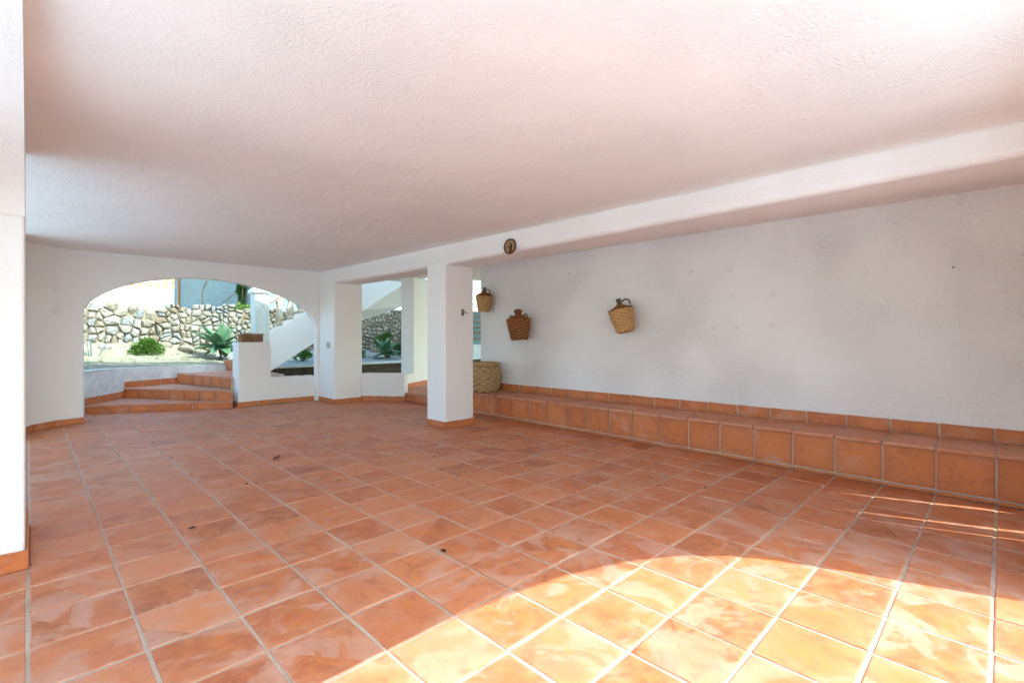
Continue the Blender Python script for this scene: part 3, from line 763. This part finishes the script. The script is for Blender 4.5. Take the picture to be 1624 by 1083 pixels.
for i, s in enumerate(seeds):
    if s[1] > wall_top(s[0])+.02: continue
    cell = [(s[0]-.35, s[1]-.3), (s[0]+.35, s[1]-.3), (s[0]+.35, s[1]+.3), (s[0]-.35, s[1]+.3)]
    for j, t in enumerate(seeds):
        if j == i or abs(t[0]-s[0]) > .75 or abs(t[1]-s[1]) > .65: continue
        cell = clip(cell, ((s[0]+t[0])/2, (s[1]+t[1])/2), (t[0]-s[0], t[1]-s[1]))
        if len(cell) < 3: break
    if len(cell) < 3: continue
    cell = clip(cell, (s[0], wall_top(s[0])+.06), (0, 1))
    cell = inset(cell, rs.uniform(.002, .009))
    if len(cell) < 3 or abs(area(cell)) < .003: continue
    v, f = stone_mesh(cell, .2, WALL_Y+.2, WALL_Y-rs.uniform(0,.05)+(.02 if s[1] > 1.5 else 0))
    vis = (0.3 < s[0] < 5.9 or 7.2 < s[0] < 9.9) and s[1] > .62
    if vis and ns < 298:
        mm = MB(); mm.add(v, f); mm.build('stone', 'stone', sw, smooth=False); ns += 1
    else: restm.add(v, f)
if restm.v: stuff(restm.build('small_stones', 'stone', sw))

# ------------------------------------------------------------------ upper garden: white wall with breeze blocks, shade-tinted gable
gw = empty('garden_wall', (1, 20.3, 1.86), 'sunlit white garden wall topped by flower breeze blocks', 'wall')
m = MB(); m.box(-10, 3.70, 20.2, 20.42, 1.8, 2.80); m.build('wall', 'wwall', gw)
m = MB(); m.box(-10, 3.70, 20.17, 20.45, 3.262, 3.36); m.build('coping', 'wwall', gw)
bm_ = MB()                                                      # one breeze block: frame, ring and four petals
S = .225
for a, b in (((-S,-S),(S,-S)), ((S,-S),(S,S)), ((S,S),(-S,S)), ((-S,S),(-S,-S))):
    bm_.tube([(a[0],0,a[1]),(b[0],0,b[1])], .022, 4)
for qd in range(4):
    a0 = math.pi/4+qd*math.pi/2
    for sg in (-1, 1):
        bm_.tube([((t*S*1.36)*math.cos(a0)-sg*.085*math.sin(math.pi*t)*math.sin(a0), 0, (t*S*1.36)*math.sin(a0)+sg*.085*math.sin(math.pi*t)*math.cos(a0)) for t in [i/8 for i in range(9)]], .017, 4)
bm_.tube([(.05*math.cos(t*math.pi/4), 0, .05*math.sin(t*math.pi/4)) for t in range(9)], .018, 4)
bl = bm_.mesh('breeze_block'); bl.materials.append(M['wwall'])
for i in range(12):
    o = link('breeze_block', bl, None, gw); o.location = (3.46-i*.46, 20.3, 3.03)
    o.matrix_parent_inverse = Matrix.Translation(-Vector(gw.location))
gb = empty('shade_gable', (4.2, 17.8, 1.86), 'house wall with blue shade painted into its render, behind the stone wall', 'house')
m = MB(); m.prism(ccw([(4.75, 15.5), (3.58, 20.18), (9, 21.5), (9.5, 16.6)]), 1.7, 6.2); m.build('wall', 'bwall', gb)
wu = Vector((-.2425, .970)); wn_ = Vector((-.970, -.2425))
def on_gable(s, z, off=.03): p = Vector((4.75, 15.5))+wu*s+wn_*off; return (p.x, p.y, z)
m = MB(); m.tube([on_gable(4.45, 1.9), on_gable(4.45, 4.5)], .035, 8); m.build('downpipe', 'clay', gb)
m = MB(); m.tube([on_gable(2.98, 2.10, .006), on_gable(2.97, 2.5, .008), on_gable(2.99, 2.62, .008), on_gable(2.72, 3.0, .008), on_gable(2.6, 3.6, .006)], [.012,.03,.02,.03,.02], 5); m.build('crack', 'mortar', gb)
m = MB(); m.tube([on_gable(1.9, 2.20, .006), on_gable(1.5, 2.35, .006), on_gable(1.1, 2.52, .006), on_gable(.6, 2.55, .006)], [.006,.014,.012,.006], 5); m.build('crack', 'mortar', gb)
nh = empty('neighbour_house', (-1, 30, 1.86), 'terracotta roofed house far behind the breeze blocks', 'house')
m = MB(); m.box(-6, 5.2, 28, 36, 1.86, 3.2); m.build('wall', 'clay', nh)
m = MB(); m.add([(-6.5,27.6,3.2),(5.8,27.6,3.2),(5.8,36.4,3.2),(-6.5,36.4,3.2),(-6.5,32,5.6),(5.8,32,5.6)], [(0,1,5,4),(2,3,4,5),(1,2,5),(3,0,4),(3,2,1,0)]); m.build('roof', 'roof', nh)

# garden steps seen through the gap by the end of the wall
gs = empty('garden_steps', (11.8, 12.4, .4), 'garden steps with teal shade painted on the risers, seen through the slit beside the square pillar', 'steps')
for i in range(6):
    y0 = 12.3+i*.35
    m = MB(); m.box(10.25, 14, y0, y0+.36+(3 if i == 5 else 0), .3, .93+.2*i+.16); m.build('riser', 'riser_shade', gs)
    m = MB(); m.box(10.25, 14, y0-.03, y0+.33, .93+.2*i+.162, .93+.2*(i+1)); m.build('nosing', 'clay', gs)
m = MB(); m.box(10.25, 14, 12.1, 12.29, .3, .93); m.build('plinth', 'kerb_top', gs)
sw2 = empty('far_garden_wall', (13, 17.5, 1.86), 'white garden wall seen through the slit beside the square pillar', 'wall')
m = MB(); m.box(10.3, 19, 17.4, 17.62, 1.8, 3.2); m.build('wall', 'wwall', sw2)
for i in range(6):
    o = link('breeze_block', bl, None, sw2); o.location = (12.6+i*.46, 17.5, 3.44); o.matrix_parent_inverse = Matrix.Translation(-Vector(sw2.location))

# ------------------------------------------------------------------ plants
def agave(loc, R, nleaf, label, seed, stem=.25, tilt=0.):
    r = random.Random(seed)
    e = empty('agave', loc, label, 'agave', 'broad leaved agaves on the garden bank')
    m = MB(); m.tube([(0,0,-.05),(.01,0,stem*.5),(0,0,stem)], [.06,.05,.045], 8); m.build('stem', 'bark', e); 
    for q in range(nleaf):
        az = q*2.39996+r.uniform(-.2,.2); lift = math.radians(84-104*(q/nleaf)**.95+r.uniform(-10,10)); L = R*(.68+.33*math.sin(math.pi*min(1,q/nleaf+.15)))*r.uniform(.78,1.15)
        wid = R*.17*r.uniform(.85,1.15); m = MB(); N = 10
        d = Vector((math.cos(az), math.sin(az), 0)); s = Vector((-math.sin(az), math.cos(az), 0))
        p = Vector((0,0,stem))+d*.02; ang = lift
        base = r.uniform(.1,.9)
        for i in range(N+1):
            t = i/N
            w = wid*(.42+.58*math.sin(math.pi*min(1,t*.95+.12)))*(1-t**5) if t < .5 else wid*max(.0,(1-((t-.5)/.5)**1.7))
            up = Vector((-d.x*math.sin(ang), -d.y*math.sin(ang), math.cos(ang)))
            for kx in (-1,-.5,0,.5,1):
                m.v.append(tuple(p+s*(w*kx)+up*(.35*w*abs(kx)**1.5))); m.tone.append(min(1,max(0,base*.6+.25*t+.15*abs(kx))))
            ang -= r.uniform(.01,.07)*(1.2-math.sin(lift)); fw = Vector((d.x*math.cos(ang), d.y*math.cos(ang), math.sin(ang))); p = p+fw*(L/N)
        for i in range(N):
            for kx in range(4): a = i*5+kx; m.f.append((a,a+1,a+6,a+5))
        o = m.build('leaf', 'agave', e, smooth=True, fix=False)
        md = o.modifiers.new('thick', 'SOLIDIFY'); md.thickness = .012
    local(e); return e
agave((3.30, 13.35, .70), .68, 25, 'large sunlit agave in front of the stone wall, seen in the arch', 3, .22)
agave((7.45, 12.75, .52), .56, 18, 'shaded agave on the bank, seen past the column through the garden opening', 8, .16)

def foliage(m, c, rad, n, size, r, flat=1.):
    for _ in range(n):
        while True:
            p = Vector((r.uniform(-1,1), r.uniform(-1,1), r.uniform(-1,1)))
            if .25 < p.length < 1: break
        q = Vector((c[0]+p.x*rad[0], c[1]+p.y*rad[1], c[2]+p.z*rad[2]))
        d = Vector((p.x, p.y, p.z*.6+.5)).normalized()+Vector((r.uniform(-.7,.7), r.uniform(-.7,.7), r.uniform(-.5,.7))); d.normalize()
        s = d.cross(Vector((r.uniform(-1,1), r.uniform(-1,1), r.uniform(-1,1)))).normalized(); L = size*r.uniform(.6,1.4); w = L*.3*flat
        o = len(m.v); m.v += [tuple(q), tuple(q+d*L*.5+s*w), tuple(q+d*L), tuple(q+d*L*.5-s*w)]; m.f.append((o,o+1,o+2,o+3)); t = r.uniform(0,1); m.tone += [t]*4
def bush(name, loc, lumps, n, size, mat, label, cat, seed, stems=5, group=None):
    r = random.Random(seed); e = empty(name, loc, label, cat, group); m = MB()
    for c, rad in lumps: foliage(m, c, rad, n, size, r)
    m.build('foliage', mat, e, fix=False)
    m = MB()
    for i in range(stems):
        c, rad = lumps[i % len(lumps)]; m.tube([(0,0,-.03), (c[0]*.5, c[1]*.5, c[2]*.5), (c[0]+r.uniform(-.5,.5)*rad[0], c[1]+r.uniform(-.5,.5)*rad[1], c[2]+rad[2]*.6)], [.012,.009,.004], 5)
    m.build('stem', 'bark', e); local(e); return e
bush('bush', (1.90, 13.75, .74), [((0,0,.2),(.26,.24,.2)), ((.14,0,.15),(.2,.2,.15)), ((-.12,0,.12),(.2,.2,.14)), ((.02,-.05,.30),(.14,.14,.12))], 420, .055, 'bush', 'rounded bright green bush at the foot of the stone wall', 'bush', 5)
bush('bush', (5.02, 12.9, .58), [((0,0,.14),(.22,.2,.16)), ((.15,0,.12),(.15,.15,.12))], 260, .06, 'bush', 'small green plant glimpsed in the triangle under the stairs', 'plant', 6)
bush('shrub', (4.15, 14.9, 1.86), [((0,0,.12),(.16,.12,.12)), ((.18,0,.10),(.12,.1,.09)), ((-.15,0,.06),(.1,.1,.07))], 150, .06, 'lime', 'yellow green shrub on top of the stone wall beside the newel post', 'shrub', 7)
bush('bush', (8.35, 13.6, .62), [((0,0,.16),(.28,.2,.18)), ((.25,0,.1),(.2,.2,.13))], 300, .07, 'vine', 'dark leafy bush beside the shaded agave', 'bush', 9)
bush('shrub', (8.75, 12.9, .55), [((0,0,.12),(.18,.16,.13)), ((-.12,.0,.08),(.12,.12,.08))], 160, .07, 'lime', 'pale green shrub at the edge of the garden opening, near the kerb', 'shrub', 10)
bush('shrub', (9.1, 14.42, 1.3), [((0,0,.0),(.1,.05,.22)), ((0,0,-.2),(.08,.05,.12))], 120, .07, 'lime', 'green tuft growing out of the shaded stone wall', 'shrub', 12, 3)
bush('climbing_plant', on_gable(.52, 1.87, .12), [((0,0,1.02),(.14,.28,.3)), ((0,-.15,1.35),(.16,.36,.3)), ((0,-.05,1.75),(.2,.5,.35)), ((0,.1,.72),(.08,.12,.2)), ((0,.02,.4),(.05,.06,.3))], 420, .075, 'vine', 'dark green climbing plant hanging on the shade-tinted house wall', 'climber', 13)
bush('bush', (8.05, 14.2, .95), [((0,-.1,.12),(.22,.14,.16)), ((.2,-.1,.22),(.16,.12,.14))], 200, .08, 'bush', 'bright green bush against the shaded stone wall, above the agave', 'bush', 15)
bush('bush', (6.75, 13.1, .55), [((0,0,.12),(.2,.18,.15))], 200, .07, 'bush', 'small green bush half hidden by the column, beside the shaded agave', 'bush', 16)
# bare grey stems on the bank
tw = empty('bare_twigs', (.93, 13.4, .72), 'bare grey stems standing on the sunny bank at the edge of the arch', 'plant')
rt = random.Random(4)
for i in range(5):
    m = MB(); a = rt.uniform(-.25,.25); m.tube([(a*.3,0,-.05),(a*.6+rt.uniform(-.04,.04),0,.16),(a+rt.uniform(-.06,.06),0,.34),(a+rt.uniform(-.1,.1),0,.46+rt.uniform(0,.16))], [.014,.012,.009,.005], 5); m.build('stem', 'twig', tw)
m = MB(); m.tube([(.02+.05*math.cos(t),0,.40+.055*math.sin(t)) for t in [i*.55 for i in range(12)]], .010, 5); m.build('stem', 'twig', tw); local(tw)
rg = random.Random(31); m = MB()
for _ in range(260):
    x = rg.choice((rg.uniform(.3, 5.2), rg.uniform(6.5, 9.8))); s_ = rg.uniform(.28, .98); cx, cy, cz = bank(x, s_)
    t0 = rg.random()
    for b_ in range(rg.randrange(4, 10)):
        a = rg.uniform(0, 6.28); L = rg.uniform(.03, .11); d = Vector((math.cos(a)*.6, math.sin(a)*.6, 1)).normalized(); sd_ = Vector((-math.sin(a), math.cos(a), 0))*L*.06
        q = Vector((cx+rg.uniform(-.04,.04), cy+rg.uniform(-.04,.04), cz-.01)); o_ = len(m.v)
        m.v += [tuple(q-sd_), tuple(q+sd_), tuple(q+d*L+Vector((math.cos(a), math.sin(a), -.3))*L*.3)]; m.f.append((o_, o_+1, o_+2)); m.tone += [t0]*3
M['weed'] = m_leaf('dry_weed', (.10, .15, .03), (.34, .29, .13), .3)
wd = stuff(m.build('weeds', 'weed', fix=False)); wd['label'] = 'sparse weeds and dry grass on the garden bank'; wd['category'] = 'weeds'
m = MB()
for _ in range(900):
    x = rg.choice((rg.uniform(.3, 5.2), rg.uniform(6.0, 9.8))); s_ = rg.uniform(.1, 1.0); cx, cy, cz = bank(x, s_); r_ = rg.uniform(.008, .035)*(1.3 if s_ > .6 else .8)
    pts = [Vector((rg.uniform(-1,1), rg.uniform(-1,1), rg.uniform(-.3,.8))).normalized() for _ in range(6)]
    m.add([(cx+r_*math.cos(k*1.257)*rg.uniform(.7,1.2), cy+r_*math.sin(k*1.257)*rg.uniform(.7,1.2), cz-.004) for k in range(5)]+[(cx+rg.uniform(-.3,.3)*r_, cy+rg.uniform(-.3,.3)*r_, cz+r_*rg.uniform(.5,.9))], [(k, (k+1)%5, 5) for k in range(5)])
M['pebble'] = m_simple('pebbles', (.36, .33, .27), .5, 14, .95, 0, spec=.1, alt=(.20, .175, .13))
pb = stuff(m.build('pebbles', 'pebble', fix=False)); pb['label'] = 'loose pebbles and rubble strewn over the garden bank'; pb['category'] = 'rubble'
# fallen stones on the bank
rb_ = random.Random(21)
for i, (x, y, s, lab) in enumerate([(2.75,14.1,.16,'loose pale stone under the stone wall, directly behind the agave'),(3.9,13.9,.14,'loose pale stone on the bank between agave and planter'),
        (2.35,14.25,.12,'loose pale stone at the wall foot, just past the green bush'),(1.2,14.1,.10,'loose stone on the sunny bank near the bare twigs'),
        (8.9,13.2,.17,'loose grey stone on the shaded bank by the pale green shrub'),(7.9,14.1,.16,'loose grey stone behind the shaded agave')]):
    b = bmesh.new(); bmesh.ops.create_icosphere(b, subdivisions=2, radius=s)
    for q in b.verts: q.co = Vector((q.co.x*1.25, q.co.y, q.co.z*.75))*(1+.25*noise.noise(q.co*6+Vector((i*3,0,0))))
    me = bpy.data.meshes.new('loose_stone'); b.to_mesh(me); b.free(); o = link('loose_stone', me, 'stone')
    yf, zf = front(x); s_ = (y-yf)/(WALL_Y+.1-yf); o.location = (x, y, bank(x, s_)[2]+s*.25)
    tag(o, lab, 'stone', 'loose stones on the garden bank')

# ------------------------------------------------------------------ planter on the pier
pl = empty('clay_planter', (2.775, LWY+.125, 1.113), 'brown clay trough planter with ring reliefs on the low wall pier', 'planter')
m = MB(); w, d, h, t = .175, .10, .125, .018
m.box(-w,w,-d,-d+t,0,h); m.box(-w,w,d-t,d,0,h); m.box(-w,-w+t,-d+t,d-t,0,h); m.box(w-t,w,-d+t,d-t,0,h); m.box(-w+t,w-t,-d+t,d-t,0,.09)
m.build('trough', 'clay', pl, bevel=.004)
m = MB(); m.box(-w-.012,w+.012,-d-.012,-d+.012,h+.001,h+.022); m.box(-w-.012,w+.012,d-.012,d+.012,h+.001,h+.022); m.box(-w-.012,-w+.012,-d+.012,d-.012,h+.001,h+.022); m.box(w-.012,w+.012,-d+.012,d-.012,h+.001,h+.022); m.build('rim', 'clay', pl, bevel=.004)
for cx in (-.09, .09):
    m = MB(); m.tube([(cx+.036*math.cos(t),-d-.003,.062+.036*math.sin(t)) for t in [i*math.pi/8 for i in range(17)]], .008, 5); m.lathe([(.001,0),(.012,0)],8) if 0 else None; m.build('ring_relief', 'clay', pl)
m = MB(); m.box(-.012,.012,-d-.008,-d-.0005,.012,.118); m.build('relief_bar', 'clay', pl)
m = MB()
for i in range(9):
    x, y = rt.uniform(-.12,.12), rt.uniform(-.05,.05); m.tube([(x,y,.085),(x+rt.uniform(-.02,.02),y,.16),(x+rt.uniform(-.04,.04),y+rt.uniform(-.03,.03),.17+rt.uniform(0,.09))], [.003,.0025,.0015], 4)
m.build('dry_stems', 'twig', pl); local(pl)

# ------------------------------------------------------------------ wicker demijohns on the wall
def woven(prof, nst, rows, amp, seed=0):
    """woven wall: rods bulge in and out round upright stakes, alternate rows in opposite phase"""
    z0, z1 = prof[0][1], prof[-1][1]
    def rad(z):
        for (ra, za), (rb_, zb_) in zip(prof, prof[1:]):
            if za <= z <= zb_: return ra+(rb_-ra)*(z-za)/(zb_-za)
        return prof[-1][0]
    seg = nst*4; m = MB(); P = []; r = random.Random(seed)
    for j in range(rows*3+1):
        z = z0+(z1-z0)*j/(rows*3); P.append((rad(z), z))
    jit = [r.uniform(.6,1.3) for _ in range(rows+1)]
    def fn(i, j):
        row = j//3; bul = (0, .8, 1.)[j % 3] if j % 3 else 0
        return amp*jit[row]*((.55 if j % 3 else -.5)+(.8*math.sin(2*math.pi*i/seg*nst/2+(row % 2)*math.pi) if j % 3 else 0))
    m.lathe(P, seg, fn=fn)
    m.tone = [max(0., min(1., .5+fn(i, j)/(amp*2.4))) for j in range(len(P)) for i in range(seg)]  # shade painted in: weave gaps darker, bulging rods lighter
    return m
def demijohn(loc, rot, H, R, mat, rim, label, neck='glass', handles=1, dark=False):
    e = empty('wicker_demijohn', loc, label, 'demijohn', 'wicker covered demijohns hung on the wall', rot)
    prof = [(R*.64,0),(R*.70,H*.04),(R*.76,H*.14),(R*.93,H*.45),(R*1.0,H*.66)]
    woven(prof, 16, 13, .0075, 1).build('basket', mat, e, smooth=True)
    m = MB(); m.lathe([(R*.98,H*.655),(R*1.04,H*.67),(R*1.02,H*.69),(R*.92,H*.695)], 28); m.build('rim', rim, e, smooth=True)
    m = MB(); m.lathe([(R*.95,H*.68),(R*.78,H*.72),(R*.52,H*.765),(R*.30,H*.81),(R*.24,H*.84)], 24); m.build('shoulder', 'wicker_dark', e, smooth=True)
    m = MB()
    if neck == 'glass': m.lathe([(R*.20,H*.80),(R*.18,H*.93),(R*.175,H*.95),(R*.22,H*.955),(R*.22,H*.985),(R*.16,H*1.0)], 16)
    else: m.lathe([(R*.22,H*.80),(R*.26,H*.86),(R*.36,H*.91),(R*.34,H*.955),(R*.22,H*.99),(R*.08,H*1.0)], 16)
    m.build('neck', neck, e, smooth=True)
    for sgn in ((1,) if handles == 1 else (1,-1)):
        m = MB(); hh = .19 if handles == 1 else .12
        if handles == 1: pts = [(R*.95*math.cos(0)*1, 0, H*.66), (R*.97,0,H*.78), (R*.9,0,H*.88), (R*.65,0,H*.925), (R*.4,0,H*.91), (R*.2,0,H*.88)]
        else: pts = [(sgn*R*1.0,0,H*.66),(sgn*R*1.03,0,H*.75),(sgn*R*.88,0,H*.82),(sgn*R*.66,0,H*.79),(sgn*R*.58,0,H*.70)]
        m.tube(pts, R*.062, 6); m.build('handle', 'reed_dark' if handles == 1 else 'wicker_dark', e, smooth=True)
    m = MB(); m.tube([(0, R*.80, H*.70), (0, R*1.05, H*.76)], .006, 5); m.build('hook', 'metal', e)
    local(e); return e
# local +x of each jar points along the wall (-y in the room); they lean as they hang
def hang(Y, Z, lean, fwd, R): return (5.52-R*1.03, Y, Z)
RZ = -math.pi/2
R1 = .140; demijohn((5.52-R1*1.06, 6.075, 1.625), (0.03, math.radians(4), RZ), .40, R1, 'wicker', 'reed_dark', 'straw coloured wicker demijohn hung highest, at the far end of the wall')
R2 = .185; demijohn((5.52-R2*1.06, 5.195, 1.160), (0.03, math.radians(-3), RZ), .475, R2, 'wicker_dark', 'wicker_dark', 'dark brown wicker demijohn with two ear handles and covered neck', 'wicker_dark', 2)
R3 = .158; demijohn((5.52-R3*1.08, 3.345, 1.275), (0.03, math.radians(-14), RZ), .435, R3, 'wicker', 'reed_dark', 'tilted straw wicker demijohn with green glass neck, alone on the wall')

# large woven basket on the bench
bk = empty('reed_basket', (5.215, 5.93, bz((0,5.93))+.002), 'large pale reed basket standing on the far end of the bench', 'basket')
R = .285
m = woven([(R*.80,0),(R*.88,.05),(R*1.0,.18),(R*1.02,.24),(R*.93,.34),(R*.86,.40)], 24, 10, .016, 5); m.build('body', 'reed', bk, smooth=True)
for q in range(2):
    m = MB(); m.tube([((R*.86+.012*math.sin(t*13+q*math.pi))*math.cos(t), (R*.86+.012*math.sin(t*13+q*math.pi))*math.sin(t), .425+.014*math.cos(t*13+q*math.pi)) for t in [i*2*math.pi/120 for i in range(121)]], .017, 6); m.build('braided_rim', 'reed', bk, smooth=True)
m = MB(); m.tube([(R*.86*math.cos(t), R*.86*math.sin(t), .455) for t in [i*2*math.pi/40 for i in range(41)]], .018, 6); m.build('rim', 'reed', bk, smooth=True)
for q in range(26):
    a = 2*math.pi*(q+.5)/26; m = MB()
    m.tube([(rr*math.cos(a), rr*math.sin(a), z) for rr, z in ((R*.83,.005),(R*.93,.06),(R*1.05,.18),(R*1.07,.24),(R*.97,.35),(R*.90,.42))], .007, 5); m.build('stake', 'reed', bk, smooth=True)
local(bk)

# round plaque on the beam
pq = empty('round_plaque', (3.897, 3.947, 2.243), 'round painted plaque with dark rim hung on the ceiling beam', 'plaque', None, (0,0,0))
m = MB(); n = 28; RY, RZ_ = .088, .078
m.v = [(-.012, RY*math.cos(2*math.pi*i/n), RZ_*math.sin(2*math.pi*i/n)) for i in range(n)]+[(0, RY*math.cos(2*math.pi*i/n), RZ_*math.sin(2*math.pi*i/n)) for i in range(n)]
m.f = [tuple(range(n)), tuple(range(2*n-1,n-1,-1))]+[(i,(i+1)%n,n+(i+1)%n,n+i) for i in range(n)]; m.build('disc', 'plaque', pq)
m = MB(); m.tube([(-.012, (RY+.002)*math.cos(2*math.pi*i/n), (RZ_+.002)*math.sin(2*math.pi*i/n)) for i in range(n+1)], .009, 6); m.build('rim', 'plaque_rim', pq, smooth=True)
m = MB(); m.tube([(-.018,-.01,-.07),(-.02,-.02,-.01),(-.02,-.035,.03)], [.012,.016,.008], 6); m.build('painted_relief', 'plaque_rim', pq)
m = MB(); m.tube([(-.018,.07,.0),(-.02,.02,-.005),(-.018,-.02,.005)], [.003,.005,.003], 5); m.build('painted_relief', 'plaque_rim', pq); local(pq)

# small fittings
br = empty('hook_bracket', (4.20, 5.184, 1.545), 'small grey metal hook bracket screwed to the square pillar', 'bracket')
m = MB(); m.box(-.022,.022,-.008,0,-.045,.045); m.build('plate', 'metal', br, bevel=.003)
m = MB(); m.tube([(0,-.008,.01),(.0,-.04,.005),(.02,-.055,-.01),(.045,-.055,-.01)], .007, 6); m.build('hook', 'metal', br)
m = MB(); m.tube([(0,-.006,-.025),(0,-.022,-.025)], .012, 8); m.build('screw', 'metal', br); local(br)
swt = empty('light_switch', (3.883, 8.66, 1.055), 'small grey light switch on the side of the column', 'switch')
m = MB(); m.box(-.022,0,-.05,.05,-.05,.05); m.build('case', 'plastic', swt, bevel=.005)
m = MB(); m.box(-.028,-.0225,-.03,.03,-.032,.032); m.build('rocker', 'plastic', swt, bevel=.003); local(swt)
# filled and repainted spots on the walls
def blob(name, wall, frame, r, mat, seed, thick=.0005):
    q = random.Random(seed); n = 14; o, a, b, nn3 = frame; m = MB()
    ring = [r*(.7+.5*q.random()) for _ in range(n)]
    top = [Vector(o)+Vector(a)*(ring[i]*math.cos(2*math.pi*i/n))+Vector(b)*(ring[i]*.8*math.sin(2*math.pi*i/n))+Vector(nn3)*thick for i in range(n)]
    m.v = [tuple(p) for p in top]+[tuple(p-Vector(nn3)*.01) for p in top]; m.f = [tuple(range(n))]+[(i,n+i,n+(i+1)%n,(i+1)%n) for i in range(n)]
    m.build(name, mat, wall)
def onx(px, py, X):
    r = (px-812)/FPX; vx = r*math.cos(YAW)+math.sin(YAW); vy = -r*math.sin(YAW)+math.cos(YAW); vz = -(py-HOR)/FPX; t = X/vx; return (X, vy*t, CAM_H+vz*t)
for i, (px, py, r) in enumerate([(1094,431,.050),(1156,428,.046),(1226,421,.046),(1094,483,.028),(1160,470,.034),(1225,468,.034),(1131,520,.030),(1169,520,.036),(1225,516,.036),(1374,433,.030),(1075,411,.012)]):
    blob('filler_patch', wall_right, (onx(px, py, 5.52), (0,-1,0), (0,0,1), (-1,0,0)), r, 'patch_a' if i % 3 else 'patch_b', i)
for i, (px, py, r) in enumerate([(1512,424,.010),(903,433,.009)]):
    blob('nail_hole', wall_right, (onx(px, py, 5.52), (0,-1,0), (0,0,1), (-1,0,0)), r, 'metal', 50+i, .002)
for i, (az, z, r, mt) in enumerate([(118, 1.865, .058, 'patch_b'), (118, 1.555, .062, 'patch_b'), (160, 1.87, .05, 'patch_b'), (160, 1.56, .05, 'patch_b')]):
    a = math.radians(az); blob('filler_patch', corner, ((.55+.605*math.cos(a), 8.46+.605*math.sin(a), z), (-math.sin(a), math.cos(a), 0), (0,0,1), (-math.cos(a), -math.sin(a), 0)), r, mt, 70+i, .001)

# ------------------------------------------------------------------ dry leaf scraps on the floor
sp_ = [(391,768,.016,1,'round dark leaf scrap on the floor midway between steps and front edge'),
       (439,727,.030,2,'longest curled dark leaf scrap on the floor, in line with the agave'),
       (537,763,.012,1,'reddish brown leaf scrap on the mid floor, in line with the column'),
       (595,714,.013,1,'dark leaf scrap on the floor in front of the low parapet'),
       (624,655,.022,2,'dark leaf scrap close to the foot of the parapet by the column'),
       (688,725,.016,1,'dark leaf scrap on the floor just in front of the square pillar'),
       (704,874,.017,1,'dark leaf scrap lying on a joint, nearest to the sun patch'),
       (833,739,.013,1,'dark leaf scrap on the floor below the dark brown demijohn'),
       (1045,770,.013,0,'brown leaf scrap on the floor below the lone tilted demijohn'),
       (1119,774,.011,1,'dark leaf speck on the floor between pillar and sun streaks'),
       (305,838,.014,2,'thin dark leaf scrap closest to the rough left pillar'),
       (272,726,.012,1,'small dark leaf scrap on the floor before the winding steps')]
for i, (px, py, s, kd, lab) in enumerate(sp_):
    d = FPX*CAM_H/(py-HOR); r = (px-812)*d/FPX; X = r*math.cos(YAW)+d*math.sin(YAW); Y = -r*math.sin(YAW)+d*math.cos(YAW)
    q = random.Random(i); m = MB(); n = 7; a0 = q.uniform(0,6)
    asp = 2.4 if kd == 2 else 1.3
    v = []
    for j in range(n):
        t = 2*math.pi*j/n; rr = s*q.uniform(.7,1.1); x = rr*asp*math.cos(t); y = rr*.8*math.sin(t)
        v.append((x*math.cos(a0)-y*math.sin(a0), x*math.sin(a0)+y*math.cos(a0), .002+q.uniform(0,.6)*s))
    m.add(v+[(0,0,.35*s+.003)], [(j,(j+1)%n,n) for j in range(n)])
    o = m.build('leaf_scrap', 'speck', fix=False); o.location = (X, Y, .001)
    md = o.modifiers.new('thick', 'SOLIDIFY'); md.thickness = .002
    tag(o, lab, 'leaf', 'dry leaf scraps on the floor')
